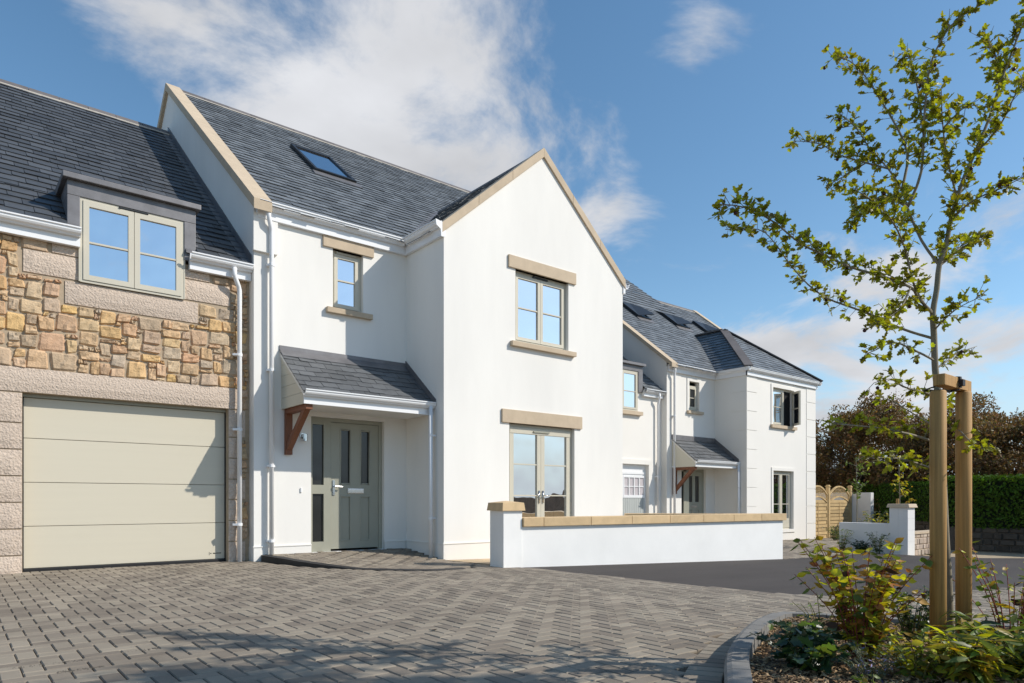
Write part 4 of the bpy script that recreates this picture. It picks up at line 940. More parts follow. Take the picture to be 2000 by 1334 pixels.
for h in rows:
    x=16.80
    while x<18.88:
        w=min(rr.uniform(.12,.26),18.9-x)
        if w<.05: break
        d=rr.uniform(.012,.03); j=lambda:rr.uniform(-.008,.008)
        MB().hexa([(x+.006,6.29,z+.006),(x+w-.006,6.29,z+.006),(x+w-.006,6.289,z+h-.006),(x+.006,6.289,z+h-.006),(x+.02+j(),6.29-d,z+.02+j()),(x+w-.02+j(),6.29-d,z+.02+j()),(x+w-.02+j(),6.29-d,z+h-.02+j()),(x+.02+j(),6.29-d,z+h-.02+j())]).build('stone',M['palestone'],SW); x+=w
    z+=h
bx('coping',M['sandstone'],SW,16.79,18.9,6.25,6.54,.142,.19)
for o in SW.children:
    if o.name.startswith('stone'): fixn(o)
# arched lattice fence panels
def fence_panel(x0,x1,y,zb,label):
    T=thing('lattice_fence',((x0+x1)/2,y,zb),label,'fence','arched fence panels by the further house')
    cx_=(x0+x1)/2; hw=(x1-x0)/2; zt=zb+1.35
    arc=lambda t,rise,base:(cx_+hw*t,base+rise*(1-t*t))
    k=zb+.05; side=0
    while k<zt-.05: bx('slat',M['fence'],T,x0+.045,x1-.045,y-.012-(.020 if side else 0),y+.0-(.020 if side else 0),k,k+.108); k+=.124; side^=1
    bx('backing',M['fenceb'],T,x0+.045,x1-.045,y+.004,y+.012,zb+.05,zt-.06)
    bx('batten',M['fence'],T,cx_-.014,cx_+.014,y-.040,y-.033,zb+.05,zt-.02)
    m=MB(); m.box(x0,x0+.045,y-.03,y+.02,zb,zt+.25); m.box(x1-.045,x1,y-.03,y+.02,zb,zt+.25); m.box(x0+.045,x1-.045,y-.03,y+.02,zb,zb+.05)
    pa=[(*arc(-1+i/8,.22,zt-.05),) for i in range(17)]; pb=[(*arc(-1+i/8,.32,zt+.22),) for i in range(17)]
    for pp in (pa,pb):
        for a,b in zip(pp,pp[1:]): m.bar((a[0],y-.005,a[1]),(b[0],y-.005,b[1]),.05,.055,up=(0,1,0))
    m.build('frame',M['fence'],T)
    n=15
    for s in (-1,1):
        for i in range(n):
            # diagonal laths clipped between the two arcs
            xs0=x0+(i+.5)*(x1-x0)/n; pts=[]
            for q in range(25):
                zz=zt-.05+q*.026; xx=xs0+s*(q*.026-.25)*.62; t=(xx-cx_)/hw
                if abs(t)<.97 and zz>zt-.05+.22*(1-t*t) and zz<zt+.22+.32*(1-t*t): pts.append((xx,y-.006+s*.006,zz))
            if len(pts)>1: MB().bar(pts[0],pts[-1],.016,.008,up=(0,1,0)).build('lath',M['fence'],T)
    return T
fence_panel(22.98,24.36,11.92,-.47,'arched lattice-topped fence panel next to the white house corner')
fence_panel(24.50,26.06,11.92,-.47,'arched lattice-topped fence panel against the tall white wall')
for x,l in ((22.93,'square fence post against the corner of the further house'),(24.43,'square fence post between the two arched fence panels'),(26.13,'square fence post beside the tall white wall')):
    m=MB(); m.box(x-.055,x+.055,11.86,11.97,-.6,1.40); m.box(x-.075,x+.075,11.84,11.99,1.401,1.43); m.box(x-.05,x+.05,11.865,11.965,1.431,1.47); tag(m.build('fence_post',M['fence'],w=(x,11.92,-.47)),l,'fence post','posts of the arched fence')
def leafcloud(m,n,fn,size,r,flat=0):
    for _ in range(n):
        c,nr=fn(r); s=size*r.uniform(.6,1.3); a=Vector((r.gauss(0,1),r.gauss(0,1),r.gauss(0,1)))
        if nr is not None: a=a*.55+nr
        a.normalize(); t=a.orthogonal().normalized(); t.rotate(Matrix.Rotation(r.uniform(0,6.28),3,a)); b=a.cross(t)
        m.face([c-t*s,c+b*s*.55+a*s*.15,c+t*s,c-b*s*.55+a*s*.15])
# hedge on a dark bank wall, set obliquely
HG=thing('clipped_hedge',(21.3,5.5,.2),'long clipped green hedge on a dark stone bank','hedge')
DW=thing('bank_wall',(21.3,5.5,-.35),'dark old stone bank wall beneath the clipped hedge','wall')
for hA,hB,hn,nl in ((Vector((20.9,7.0,0)),Vector((20.9,-2.5,0)),Vector((-1,0,0)),15000),(Vector((25.6,8.95,0)),Vector((20.95,7.0,0)),None,9000),(Vector((31.0,14.6,0)),Vector((25.6,8.9,0)),None,10000)):
    hd=(hB-hA).normalized(); L=(hB-hA).length
    if hn is None:
        hn=Vector((hd.y,-hd.x,0))
        if hn.dot((hA+hB)*-.5)<0: hn=-hn
    hp=lambda s,t,z:hA+hd*s-hn*t+Vector((0,0,z))
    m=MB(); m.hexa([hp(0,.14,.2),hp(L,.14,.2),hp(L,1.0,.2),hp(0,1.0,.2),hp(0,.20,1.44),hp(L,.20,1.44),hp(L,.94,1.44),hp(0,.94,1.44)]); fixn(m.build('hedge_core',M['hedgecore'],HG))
    def hedge_pt(r):
        s=r.uniform(0,L); k=r.random()
        if k<.62: return hp(s,.07+r.gauss(0,.05),r.uniform(.18,1.52)),hn
        return hp(s,r.uniform(.02,.98),1.50+r.gauss(0,.04)),Vector((0,0,1))
    m=MB(); leafcloud(m,nl,hedge_pt,.045,random.Random(3)); m.build('foliage',M['hedge'],HG)
    m=MB(); m.hexa([hp(0,.06,-.8),hp(L,.06,-.8),hp(L,.9,-.8),hp(0,.9,-.8),hp(0,.10,.2),hp(L,.10,.2),hp(L,.9,.2),hp(0,.9,.2)]); fixn(m.build('wall_core',M['darkstone'],DW))
    rr=random.Random(4); z=-.42
    for h in (.16,.15,.17,.14):
        s=.2
        while s<L-.5:
            w=rr.uniform(.16,.36); d=rr.uniform(.01,.05)
            m=MB(); m.hexa([hp(s+.01,.08,z+.01),hp(s+w-.01,.08,z+.01),hp(s+w-.01,.08,z+h-.01),hp(s+.01,.08,z+h-.01),hp(s+.03,.08-d,z+.03),hp(s+w-.03,.08-d,z+.03),hp(s+w-.03,.08-d,z+h-.02),hp(s+.03,.08-d,z+h-.02)])
            if inview(hp(s,0,z),30): fixn(m.build('stone',M['darkstone'],DW))
            s+=w
        z+=h
# ---------------------------------------------------------------- trees beyond the hedge
def bgtree(x,y,h,rx,label,seed,low=.5):
    r=random.Random(seed); z0=gz(x); T=thing('tree',(x,y,z0),label,'tree','autumn trees beyond the hedge')
    m=MB(); m.tube([(x,y,z0-.2),(x+.1,y,z0+h*.3),(x-.05,y+.1,z0+h*.6)],[.16,.12,.06],8)
    tips=[]
    for k in range(9):
        a=r.uniform(0,6.28); z=z0+h*r.uniform(.25,.55); e=Vector((x+math.cos(a)*rx*r.uniform(.5,.9),y+math.sin(a)*rx*r.uniform(.5,.9),z+h*r.uniform(.1,.35)))
        m.tube([(x,y,z),Vector((x,y,z)).lerp(e,.5)+Vector((0,0,.1)),e],[.06,.04,.015],5); tips.append(e)
    m.build('trunk',M['bark_dark'],T,smooth=True)
    cl=[]
    for k in range(85):
        a=r.uniform(0,6.28); q=r.random()**.5; zz=r.uniform(low*.4,1)
        rad=rx*(1-.55*max(0,(zz-.45)/.55)**1.6)*q
        cl.append((Vector((x+math.cos(a)*rad,y+math.sin(a)*rad,z0+h*zz*r.uniform(.88,1.0))),r.uniform(.28,.62)))
    def pt(rr):
        c,s=rr.choice(cl); d=Vector((rr.gauss(0,1),rr.gauss(0,1),rr.gauss(0,.9))); d=d.normalized()*s*rr.random()**.4*1.15
        return c+d,None
    m=MB(); leafcloud(m,21000,pt,.062,r); 
    # loose twigs breaking the outline
    for k in range(160):
        c,s=r.choice(cl); d=Vector((r.gauss(0,1),r.gauss(0,1),abs(r.gauss(0,1.2)))).normalized(); 
        for q in range(5): leafcloud(m,1,lambda rr:(c+d*s*(1+.13*q),None),.05,r)
    m.build('crown',M['autumn'],T)
BG=[(28.6,16.6,5.9,2.5,'broad brown-leaved tree beside the further white house corner'),(31.5,17.2,5.6,2.4,'russet tree just behind the left end of the hedge'),(30.2,13.2,5.2,2.2,'rounded brown-green tree above the middle of the hedge'),(33.8,14.4,6.2,2.4,'tall dark tree behind the two wooden stakes'),
    (30.6,10.4,4.8,2.1,'low russet tree above the hedge beyond the stakes'),(29.0,7.6,4.2,2.0,'brown bushy tree above the hedge at the picture edge'),(33.5,10.2,5.6,2.3,'tall thin-topped tree furthest beyond the hedge'),(26.8,4.6,4.0,1.9,'small brown tree out past the end of the hedge'),(34.5,19.0,6.0,2.5,'distant brown tree showing past the white house gutter')]
for k,(x,y,h,rx,l) in enumerate(BG): bgtree(x,y,h,rx,l,100+k)

# ---------------------------------------------------------------- leaves
def leaf_mesh(name,mt,kind='ovate'):
    m=MB()
    if kind=='ovate':
        prof=[(0,0),(.18,.20),(.42,.30),(.70,.20),(1,0)]
        c=[(0,t,-.10*math.sin(t*3.0)) for t,_ in prof]
        ci=m.add(c); li=m.add([(-w,t,-.10*math.sin(t*3.0)+w*.35) for t,w in prof[1:-1]]); ri=m.add([(w,t,-.10*math.sin(t*3.0)+w*.35) for t,w in prof[1:-1]])
        for s,o in ((li,1),(ri,-1)):
            fs=[(ci,ci+1,s),(ci+1,ci+2,s+1,s),(ci+2,ci+3,s+2,s+1),(ci+3,ci+4,s+2)]
            m.f+= [f if o<0 else f[::-1] for f in fs]
    elif kind=='lobed':
        out=[(.05,.12),(.34,.26),(.24,.42),(.44,.66),(.22,.70),(.16,.98),(0,1.04)]
        ci=m.add([(0,0,0),(0,.45,-.05),(0,.75,-.08)])
        ri=m.add([(x,y,abs(x)*.25-.06*y) for x,y in out]); li=m.add([(-x,y,abs(x)*.25-.06*y) for x,y in out])
        for s,o in ((ri,1),(li,-1)):
            fs=[(ci,s,s+1),(ci,s+1,s+2,ci+1),(ci+1,s+2,s+3),(ci+1,s+3,s+4,ci+2),(ci+2,s+4,s+5,s+6)]
            m.f+=[f if o>0 else f[::-1] for f in fs]
    else:                                        # narrow
        prof=[(0,0),(.25,.10),(.55,.11),(1,0)]
        ci=m.add([(0,t,-.22*t*t) for t,_ in prof]); ri=m.add([(w,t,-.22*t*t+.03) for t,w in prof[1:-1]]); li=m.add([(-w,t,-.22*t*t+.03) for t,w in prof[1:-1]])
        for s,o in ((ri,1),(li,-1)):
            fs=[(ci,s,ci+1),(ci+1,s,s+1,ci+2),(ci+2,s+1,ci+3)]; m.f+=[f if o>0 else f[::-1] for f in fs]
    return m
def leaf_rot(d,up,roll):
    y=Vector(d).normalized(); x=y.cross(Vector(up))
    if x.length<1e-3: x=Vector((1,0,0))
    x.normalize(); z=x.cross(y); Rm=Matrix((x,y,z)).transposed(); return Rm@Matrix.Rotation(roll,3,'Y')
class Leaves:
    def __init__(s): s.items=[]
    def add(s,p,R3,size): s.items.append((Vector(p),R3,size))
    def flush(s,parent,lm,mt,keep,name='leaf'):
        me=mesh_of(lm,name,mt); me.polygons.foreach_set('use_smooth',[True]*len(me.polygons))
        order=sorted(s.items,key=lambda it:-it[2]/max(.5,proj(it[0])[2]) if inview(it[0]) else 0)
        rest=MB()
        for k,(p,R3,sz) in enumerate(order):
            if k<keep:
                inst(name,me,parent,p,rot=R3.to_euler(),scale=(sz,sz,sz))
            else:
                b=len(rest.v); rest.v+=[tuple(p+R3@(Vector(v)*sz)) for v in lm.v]; rest.f+=[tuple(b+i for i in f) for f in lm.f]
        if rest.f: rest.build('foliage',mt,parent,kind='stuff')
LOB=leaf_mesh('leaf',None,'lobed'); OVA=leaf_mesh('leaf',None,'ovate'); NAR=leaf_mesh('leaf',None,'narrow')

# ---------------------------------------------------------------- young tree in the bed, tied to its stakes
TB=Vector((4.238,1.375,0))
def tl(p): a,b,z=p; return Vector((TB.x+RX*a+FX*b,TB.y+RY*a+FY*b,z))
TREE=[
('trunk',[(0.0,0.0,0.029),(-0.014,0.0,0.169),(-0.025,0.0,0.336),(-0.033,0.0,0.504),(-0.045,0.0,0.699),(-0.056,0.0,0.95),(-0.07,0.0,1.257),(-0.084,0.0,1.48),(-0.1,0.0,1.62),(-0.107,0.0,1.807),(-0.112,0.0,1.927),(-0.092,0.0,2.05),(-0.078,0.0,2.183),(-0.039,0.0,2.303),(-0.017,0.0,2.423),(0.02,0.0,2.546),(0.059,0.0,2.666),(0.112,0.0,2.786),(0.193,0.0,2.981),(0.262,0.0,3.194),(0.329,0.0,3.372),(0.382,0.0,3.509),(0.427,0.0,3.629)]),
('A',[(-0.078,0.0,2.183),(-0.146,0.05,2.339),(-0.194,0.1,2.541),(-0.197,0.15,2.658),(-0.248,0.2,2.807),(-0.325,0.25,2.945),(-0.386,0.3,3.1),(-0.462,0.35,3.209)]),
('B',[(-0.197,0.15,2.658),(-0.131,0.208,2.897),(-0.179,0.267,3.115),(-0.228,0.325,3.277),(-0.28,0.383,3.443),(-0.35,0.442,3.579),(-0.432,0.5,3.651)]),
('C',[(-0.248,0.2,2.807),(-0.329,0.288,2.883),(-0.45,0.375,2.975),(-0.525,0.463,3.085),(-0.642,0.55,3.149)]),
('C2',[(-0.328,0.29,2.884),(-0.418,0.327,2.835),(-0.486,0.363,2.804),(-0.522,0.4,2.787)]),
('D',[(-0.112,0.0,1.921),(-0.226,-0.061,1.984),(-0.305,-0.122,2.026),(-0.484,-0.183,2.062),(-0.686,-0.244,2.092),(-0.855,-0.306,2.135),(-0.99,-0.367,2.166),(-1.149,-0.428,2.25),(-1.304,-0.489,2.29),(-1.441,-0.55,2.279)]),
('E',[(-0.109,0.0,1.784),(-0.205,0.05,1.833),(-0.303,0.1,1.894),(-0.368,0.15,1.953),(-0.468,0.2,2.014),(-0.572,0.25,2.076),(-0.663,0.3,2.172),(-0.758,0.35,2.319),(-0.821,0.4,2.453),(-0.902,0.45,2.556),(-1.09,0.5,2.576)]),
('F',[(-0.017,0.0,2.423),(0.045,-0.075,2.497),(0.126,-0.15,2.523),(0.144,-0.225,2.523),(0.159,-0.3,2.525)]),
('G',[(-0.078,0.0,2.178),(0.07,0.1,2.281),(0.199,0.2,2.387),(0.385,0.3,2.458)]),
('H',[(-0.106,0.0,1.829),(-0.102,-0.1,1.872),(-0.094,-0.2,1.901),(-0.041,-0.3,1.929)]),
('I',[(-0.1,0.0,1.662),(-0.258,-0.087,1.698),(-0.423,-0.175,1.722),(-0.571,-0.262,1.66),(-0.66,-0.35,1.629)]),
('J',[(-0.112,0.0,1.913),(-0.253,-0.08,2.022),(-0.356,-0.16,2.214),(-0.459,-0.24,2.313),(-0.585,-0.32,2.378),(-0.73,-0.4,2.41)]),
('K',[(-0.194,0.1,2.541),(-0.136,0.067,2.726),(-0.139,0.033,3.014),(-0.131,-0.0,3.252),(-0.091,-0.033,3.381),(-0.024,-0.067,3.476),(0.102,-0.1,3.54)]),
('L',[(0.02,0.0,2.546),(-0.102,-0.1,2.736),(-0.186,-0.2,2.87),(-0.254,-0.3,2.974)]),
('M',[(-0.181,-0.2,2.823),(-0.159,-0.3,2.856),(-0.157,-0.4,2.839)]),
('N',[(-0.141,0.04,2.925),(-0.121,0.127,3.222),(-0.114,0.213,3.451),(-0.127,0.3,3.498)]),
('O',[(0.262,0.0,3.194),(0.305,0.125,3.44),(0.336,0.25,3.587)]),
('O2',[(0.112,0.0,2.786),(0.151,-0.133,2.859),(0.148,-0.267,2.968),(0.112,-0.4,2.964)]),
('P',[(-0.084,0.0,1.466),(-0.218,-0.075,1.482),(-0.361,-0.15,1.497),(-0.47,-0.225,1.524),(-0.593,-0.3,1.49)]),
('Q',[(-0.075,0.0,1.291),(-0.121,0.087,1.357),(-0.156,0.175,1.42),(-0.196,0.262,1.485),(-0.233,0.35,1.519)]),
('R',[(-0.067,0.0,1.207),(-0.289,-0.15,1.238),(-0.506,-0.3,1.254),(-0.711,-0.45,1.256),(-0.929,-0.6,1.252)]),
('S',[(-0.061,0.0,1.048),(-0.272,-0.167,1.087),(-0.499,-0.333,1.111),(-0.737,-0.5,1.101)]),
('U',[(-0.07,0.0,1.257),(-0.077,-0.133,1.285),(-0.073,-0.267,1.185),(-0.1,-0.4,1.144)]),
('V',[(-0.084,0.0,1.466),(0.03,0.1,1.439),(0.128,0.2,1.497)]),
('W',[(-0.095,0.0,1.62),(0.019,0.083,1.679),(0.13,0.167,1.739),(0.297,0.25,1.799)]),
('X',[(-0.304,-0.12,2.026),(-0.396,-0.197,1.899),(-0.504,-0.273,1.826),(-0.634,-0.35,1.755)]),
('Y2',[(-0.194,0.1,2.541),(-0.368,-0.0,2.555),(-0.531,-0.1,2.47),(-0.662,-0.2,2.321)]),
]
YT=thing('young_tree',TB+Vector((0,0,.03)),'slender young hawthorn-like tree with small lobed leaves in the planting bed','tree')
r=random.Random(21); lv=Leaves(); berries=[]
def smooth_path(pts,n=3):
    out=[]
    for i in range(len(pts)-1):
        p0=pts[max(i-1,0)]; p1=pts[i]; p2=pts[i+1]; p3=pts[min(i+2,len(pts)-1)]
        for k in range(n):
            t=k/n; out.append(.5*((2*p1)+(p2-p0)*t+(2*p0-5*p1+4*p2-p3)*t*t+(3*p1-p0-3*p2+p3)*t**3))
    return out+[pts[-1]]
for name,pts in TREE:
    P3=smooth_path([tl(p) for p in pts]); n=len(P3)
    if name=='trunk':
        rad=[max(.0035,.021*(1-i/(n-1))**.8+.002) if i>3 else .030-.003*i for i in range(n)]
        P3=[P3[0]-Vector((0,0,.06))]+P3; rad=[.036]+rad
        MB().tube(P3,rad,10).build('trunk',M['bark'],YT,smooth=True); n=len(P3); start=.60
    else:
        ln=sum((b-a).length for a,b in zip(P3,P3[1:])); r0=min(.0085,.0035+ln*.004)
        MB().tube(P3,[r0*(1-.72*i/(n-1)) for i in range(n)],6).build('branch',M['bark'],YT,smooth=True); start=.12 if ln<1 else .18
    big=name in('P','Q','R','S','U','V','W','I')
    tw=MB()
    L=0; acc=0; tot=sum((b-a).length for a,b in zip(P3,P3[1:]))
    for a,b in zip(P3,P3[1:]):
        seg=(b-a).length; d=(b-a).normalized() if seg>0 else Vector((0,0,1)); L+=seg
        if L/tot<start: continue
        acc+=seg
        st_=.024 if big else .0105
        while acc>st_:
            acc-=st_; p=a.lerp(b,r.random())
            side=Vector((r.gauss(0,1),r.gauss(0,1),r.gauss(.25,.8))); side=(side-d*side.dot(d)*.6).normalized(); tl_=r.uniform(.02,.075)*(1.25 if r.random()<.25 else 1)
            q=p+side*tl_+d*tl_*.4; tw.tube([p,q],[.0018,.001],4)
            for k in range(r.choice((3,3,4,5,6))):
                dd=(side*.6+d*.5+Vector((r.gauss(0,.7),r.gauss(0,.7),r.gauss(-.1,.6)))).normalized(); pp=p.lerp(q,r.uniform(.35,1.0))
                lv.add(pp,leaf_rot(dd,Vector((r.gauss(0,.5),r.gauss(0,.5),1)),r.uniform(-.7,.7)),r.uniform(.022,.041))
            if r.random()<.035: berries.append(q+Vector((0,0,-.01)))
    if tw.f: tw.build('twigs',M['bark'],YT,kind='stuff')
lv.flush(YT,LOB,M['leaf'],300)
for c in berries:
    m=MB(); m.tube([c+Vector((0,0,.009)),c+Vector((0,0,.006)),c,c-Vector((0,0,.006)),c-Vector((0,0,.009))],[.003,.0075,.0095,.0075,.003],7); m.build('berry',M['berry'],YT,smooth=True)
# an unseen leafy tree, added beyond the picture edge to shade the near paving
NX,NY=5.60,-1.66
NT=thing('added_shade_tree',(NX,NY,gz(NX)),'unseen leafy tree added past the picture edge to shade the near paving','tree')
m=MB(); m.tube([(NX,NY,gz(NX)-.2),(NX+.05,NY,1.6),(NX,NY+.05,3.2),(NX,NY,4.6)],[.11,.09,.07,.03],10)
r2=random.Random(91); cl2=[]
for k in range(46):
    a=r2.uniform(0,6.28); q=r2.random()**.6*1.0; z=r2.uniform(3.75,5.9); c=Vector((NX+math.cos(a)*q*(1-abs(z-4.7)*.3),NY+math.sin(a)*q*(1-abs(z-4.7)*.3),z)); cl2.append((c,r2.uniform(.16,.30)))
    if k<18: m.tube([(NX,NY,min(z-.5,4.4)),c],[.03,.008],5)
m.build('trunk',M['bark_dark'],NT)
m=MB(); leafcloud(m,5200,lambda q:((lambda cs:(cs[0]+Vector((q.gauss(0,1),q.gauss(0,1),q.gauss(0,1))).normalized()*cs[1]*q.random()**.5,None))(q.choice(cl2))),.045,r2); m.build('crown',M['leafg'],NT)
# stakes, crossbar and rubber tie
ST=thing('tree_stake',(3.97,1.30,.03),'double round timber tree stake with crossbar and black tie','stake')
for x,y,h in ((3.838,1.314,1.452),(4.110,1.287,1.470)):
    m=MB(); rr_=.0372; m.tube([(x,y,-.15),(x,y,h-.008),(x,y,h)],[rr_,rr_,rr_-.006],24); o=m.build('post',M['post'],ST); 
    for pgn in o.data.polygons: pgn.use_smooth=len(pgn.vertices)==4
MB().box(3.792,4.168,1.268,1.322,1.472,1.528).build('crossbar',M['post'],ST,bevel=.003)
m=MB(); zc=1.50
lp=[(3.985,1.262,1.475),(3.985,1.258,1.50),(3.985,1.262,1.53),(3.990,1.30,1.535),(3.995,1.335,1.53),(4.02,1.40,1.50),(4.10,1.47,1.50),(4.17,1.45,1.50),(4.16,1.40,1.50),(4.06,1.34,1.478),(4.0,1.30,1.463),(3.985,1.27,1.466)]
for a,b in zip(lp,lp[1:]): m.bar(a,b,.022,.005,up=(0,.3,1) if abs(a[2]-b[2])<.02 else (0,1,0))
m.box(3.968,4.002,1.245,1.262,1.484,1.515); m.build('tie',M['black'],ST)

# ---------------------------------------------------------------- planting bed
INN=offset_path(KERB_OUT,-.115); BI=INN+[(2.3,-1.2),(1.4,.1)]
def bedz(x,y): return .055+.02*math.sin(x*3.1)*math.cos(y*2.7)
m=MB(); ids={}; st=.06
for i in range(int(1.3/st),int(6.8/st)):
    for j in range(int(-1.2/st),int(2.7/st)):
        x,y=i*st,j*st
        if inpoly(x+st/2,y+st/2,BI) or inpoly(x,y,BI):
            q=[]
            for a,b in ((i,j),(i+1,j),(i+1,j+1),(i,j+1)):
                if (a,b) not in ids: ids[a,b]=len(m.v); m.v.append((a*st,b*st,min(.10,bedz(a*st,b*st)+rnd.uniform(-.012,.012))))
                q.append(ids[a,b])
            m.f.append(tuple(q))
tag(m.build('planting_soil',M['soil'],smooth=True),kind='structure')
m=MB(); rr=random.Random(77); c=0
while c<15000:
    x,y=rr.uniform(1.5,6.0),rr.uniform(-.6,2.6)
    if not inpoly(x,y,BI) or not inview((x,y,.06),60): c+=.2; continue
    c+=1; l=rr.uniform(.005,.020); w=l*rr.uniform(.2,.5); t=.002; a=rr.uniform(0,6.28); R3=Matrix.Rotation(a,3,'Z')@Matrix.Rotation(rr.gauss(0,.35),3,'X')@Matrix.Rotation(rr.gauss(0,.35),3,'Y'); p=Vector((x,y,bedz(x,y)+.008+rr.uniform(0,.008)))
    b=len(m.v); m.v+=[tuple(p+R3@Vector(v)) for v in ((-l,-w,0),(l,-w*.7,0),(l,w*.8,t),(-l,w,0),(0,0,t*2))]; m.f+=[(b,b+1,b+4),(b+1,b+2,b+4),(b+2,b+3,b+4),(b+3,b,b+4)]
tag(m.build('bark_mulch',M['chips']),'loose brown bark mulch covering the planting bed','mulch',kind='stuff')
def shrub(name,x,y,h,spread,nst,nl,label,cat,lm,mats,size,stem,seed,keep,lean=(0,0),group=None,first=.15,droop=.3,stemr=.004):
    r=random.Random(seed); z0=bedz(x,y); T=thing(name,(x,y,z0),label,cat,group); sets={k:Leaves() for k in mats}; names=list(mats)
    for s in range(nst):
        a=r.uniform(0,6.28); sp=spread*r.uniform(.25,1.0); hh=h*r.uniform(.6,1.0)
        e=Vector((x+math.cos(a)*sp+lean[0],y+math.sin(a)*sp+lean[1],z0+hh)); b0=Vector((x+math.cos(a)*.03,y+math.sin(a)*.03,z0-.02))
        mid=b0.lerp(e,.5)+Vector((-math.cos(a)*sp*.12,-math.sin(a)*sp*.12,hh*.08)); P3=smooth_path([b0,mid,e],5)
        MB().tube(P3,[stemr*(1-.6*i/(len(P3)-1)) for i in range(len(P3))],5).build('stem',stem,T,smooth=True)
        n=max(2,int(nl*hh/h)); ph=r.uniform(0,3)
        for k in range(n):
            t=first+(1-first)*(k+.5)/n; p=P3[min(len(P3)-1,int(t*(len(P3)-1)))].lerp(P3[min(len(P3)-1,int(t*(len(P3)-1))+1)],(t*(len(P3)-1))%1)
            for side in (0,1):
                an=ph+k*1.57+side*3.14+r.gauss(0,.3); d=Vector((math.cos(an),math.sin(an),r.gauss(.25-droop,.35)))
                key=r.choices(names,[mats[q] for q in names])[0]
                sets[key].add(p,leaf_rot(d,Vector((r.gauss(0,.4),r.gauss(0,.4),1)),r.gauss(0,.5)),size*r.uniform(.55,1.15)*(1-.25*t))
    tot=sum(len(q.items) for q in sets.values())
    for k,q in sets.items():
        if q.items: q.flush(T,lm,M[k],int(keep*len(q.items)/tot))
    return T
shrub('dogwood_shrub',3.64,1.60,.66,.33,38,14,'yellowing dogwood shrub with red stems at the middle of the bed','shrub',OVA,{'leafy':6,'leafg':2.5,'leaforange':1.4,'dead':.3},.078,M['stemr'],31,300)
shrub('dogwood_shrub',4.22,1.10,.72,.30,24,11,'red-stemmed dogwood shrub right of the tree stake','shrub',OVA,{'leafy':4,'leafg':4,'dead':.5},.062,M['stemr'],32,250)
shrub('spindly_shrub',4.22,2.10,.30,.24,6,5,'thin sparse shrub with small leaves near the kerb corner','shrub',NAR,{'leafg':3,'leafy':2},.06,M['stemg'],33,60,lean=(.05,.05))
shrub('leafy_bush',4.55,1.70,.34,.26,36,9,'dense dark green bush behind the tree stake','shrub',OVA,{'leafd':3,'leafg':2},.045,M['stemg'],34,150)
shrub('ground_cover',3.92,2.02,.15,.26,24,6,'dark ivy-like plant at the back of the mulch by the kerb','plant',LOB,{'leafd':4,'leafg':1},.085,M['stemg'],35,120)
shrub('ground_cover',3.32,1.72,.17,.28,26,6,'dark lobed-leaf plant in the mulch nearest the kerb','plant',LOB,{'leafd':4,'leafg':1},.095,M['stemg'],36,140)
shrub('lavender',3.32,1.42,.16,.20,46,8,'grey-green lavender with mauve flowers at the bottom of the bed','plant',NAR,{'silver':5,'lavender':1},.03,M['stemg'],37,150,stemr=.0015)
shrub('green_shrub',3.62,1.10,.25,.27,34,10,'bright green long-leaved shrub before the tree stake','shrub',NAR,{'leafg':4,'leafy':3},.13,M['stemg'],38,200)
shrub('green_shrub',3.88,.98,.32,.30,34,10,'bright green long-leaved shrub in the lower corner of the bed','shrub',NAR,{'leafg':4,'leafy':2,'leafd':1},.14,M['stemg'],39,200)
shrub('green_shrub',3.50,1.28,.22,.24,26,8,'yellow-green low shrub between the dogwood and the stake','shrub',OVA,{'leafy':4,'leafg':3},.06,M['stemg'],41,150)
shrub('green_shrub',3.05,1.30,.10,.14,10,5,'small low yellow-green plant at the bottom edge of the mulch','plant',OVA,{'leafg':3,'leafy':1},.04,M['stemg'],40,60)
# plants along the low wall and behind the pier
def smallplant(x,y,h,sp,label,mats,seed,lm,size,nst=22,zoff=0,name='border_plant',keep=40):
    global bedz
    old=bedz; bedz=lambda a,b:gz(a)+zoff; shrub(name,x,y,h,sp,nst,7,label,'plant',lm,mats,size,M['stemg'],seed,keep,group='plants at the far walls'); bedz=old
smallplant(16.15,7.55,.55,.30,'feathery green plant at the far end of the low white wall',{'leafg':4,'leafy':1},51,NAR,.10)
smallplant(16.12,7.1,.28,.30,'dark low plant against the middle of the low white wall',{'leafd':1},52,OVA,.09)
smallplant(16.10,6.72,.50,.26,'feathery green plant beside the capped pier',{'leafg':3,'leafd':2},53,NAR,.10)
smallplant(22.2,10.6,.55,.4,'low green plant in front of the arched fence',{'leafg':3,'leafd':2},54,NAR,.12)
smallplant(17.6,7.4,.75,.45,'tall pale grass-like shrub behind the low white wall',{'silver':2,'leafy':2,'leafg':1},55,NAR,.13,36,.25)
smallplant(17.3,6.9,.55,.2,'leafy clump behind the cap of the far pier',{'leafg':2,'leafy':2},56,OVA,.08,14,.5)
smallplant(18.2,6.8,.35,.4,'green ground cover behind the low stone wall',{'leafg':3,'leafd':1},57,NAR,.10,30,.1)
for x,y,l,mm_,sd in ((11.0,8.3,'small plant behind the return wall near the gable',{'leafd':2,'leafg':1},61),(11.35,7.6,'little red flower clump peeping over the return wall',{'flower':2,'leafd':2},62)): smallplant(x,y,.72,.12,l,mm_,sd,OVA,.05,8,.0)
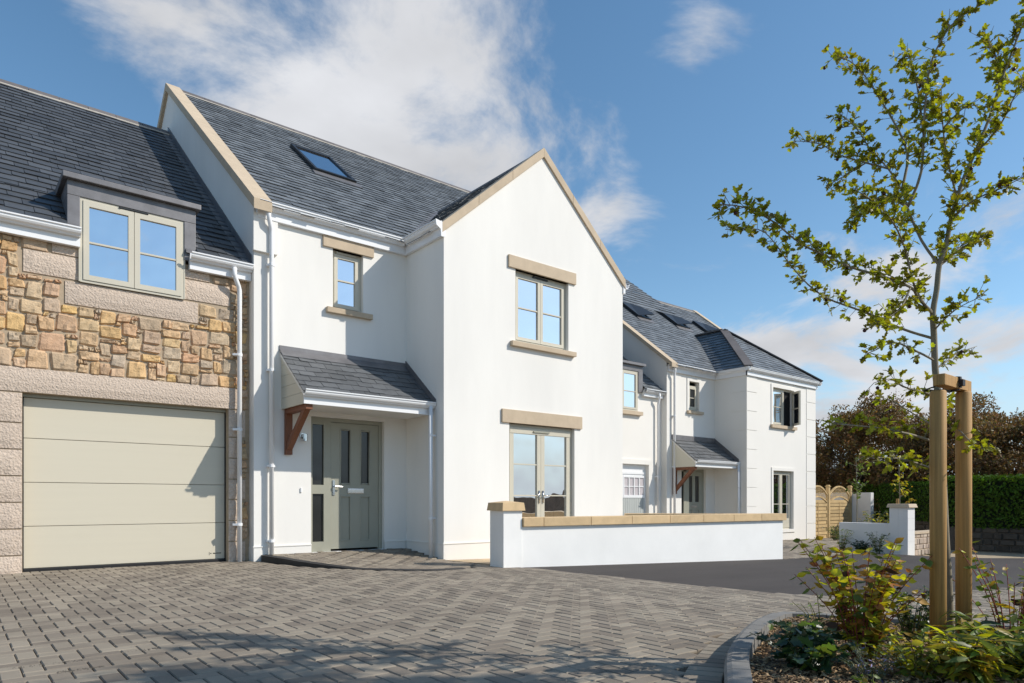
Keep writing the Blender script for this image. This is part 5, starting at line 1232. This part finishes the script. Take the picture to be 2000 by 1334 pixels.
# sapling with its own little stake beyond the stone wall
def sapling(x,y,h,label,seed,crown):
    r=random.Random(seed); z0=gz(x)+.1; T=thing('sapling',(x,y,z0),label,'tree','staked saplings by the hedge'); m=MB(); m.tube([(x,y,z0-.2),(x+.02,y,z0+h*.5),(x,y+.02,z0+h)],[.018,.013,.005],7); m.build('trunk',M['bark'],T)
    lv=Leaves(); bm_=MB()
    for k in range(26):
        t=r.uniform(*crown); p=Vector((x,y,z0+h*t)); a=r.uniform(0,6.28); e=p+Vector((math.cos(a),math.sin(a),r.uniform(.1,.8)))*r.uniform(.15,.42); bm_.tube([p,e],[.006,.002],4)
        for q in range(9): 
            d=Vector((r.gauss(0,1),r.gauss(0,1),r.gauss(-.2,.7))); lv.add(p.lerp(e,r.uniform(.3,1.05)),leaf_rot(d,(0,0,1),r.gauss(0,.6)),r.uniform(.05,.09))
    bm_.build('branches',M['bark'],T,kind='stuff'); lv.flush(T,OVA,M['leafy' if seed%2 else 'leafg'],40)
sapling(19.0,7.4,2.3,'staked sapling with pale leaves behind the low stone wall',71,(.35,1.0))
sapling(17.7,7.9,2.2,'sapling with yellow leaves behind the far pier',72,(.5,1.0))
for x,y,l in ((18.75,7.35,'short round stake beside the sapling behind the stone wall'),): tag(MB().tube([(x,y,gz(x)-.1),(x,y,gz(x)+1.28)],.035,10).build('sapling_stake',M['post'],w=(x,y,gz(x))),l,'stake')
# brown board fence across the street, seen mirrored in the garden doors
FB=thing('board_fence',(22,-9,-.4),'brown board fence across the street mirrored in the glass doors','fence')
bme=mesh_of(MB().box(-.068,.068,-.012,.012,0,1.6),'fence_board',M['fenceb'])
for k in range(190): x=9+k*.14; inst('fence_board',bme,FB,(x,-9+.006*(k%2),gz(x)-.03))
bx('rail',M['fenceb'],FB,8.9,35.6,-9.06,-9.02,.2,.28)
# a fallen leaf or two on the paving
for x,y,l,a in ((1.62,4.0,'curled dry brown leaf lying on the open paving',.4),(2.62,4.02,'small dry leaf on the paving toward the kerb',1.9)):
    me=mesh_of(OVA,'fallen_leaf',M['dead']); o=bpy.data.objects.new('fallen_leaf',me); link(o,None,(x,y,.008)); o.scale=(.05,.06,.06); o.rotation_euler=(.15,.3,a); tag(o,l,'leaf','dry leaves on the paving')
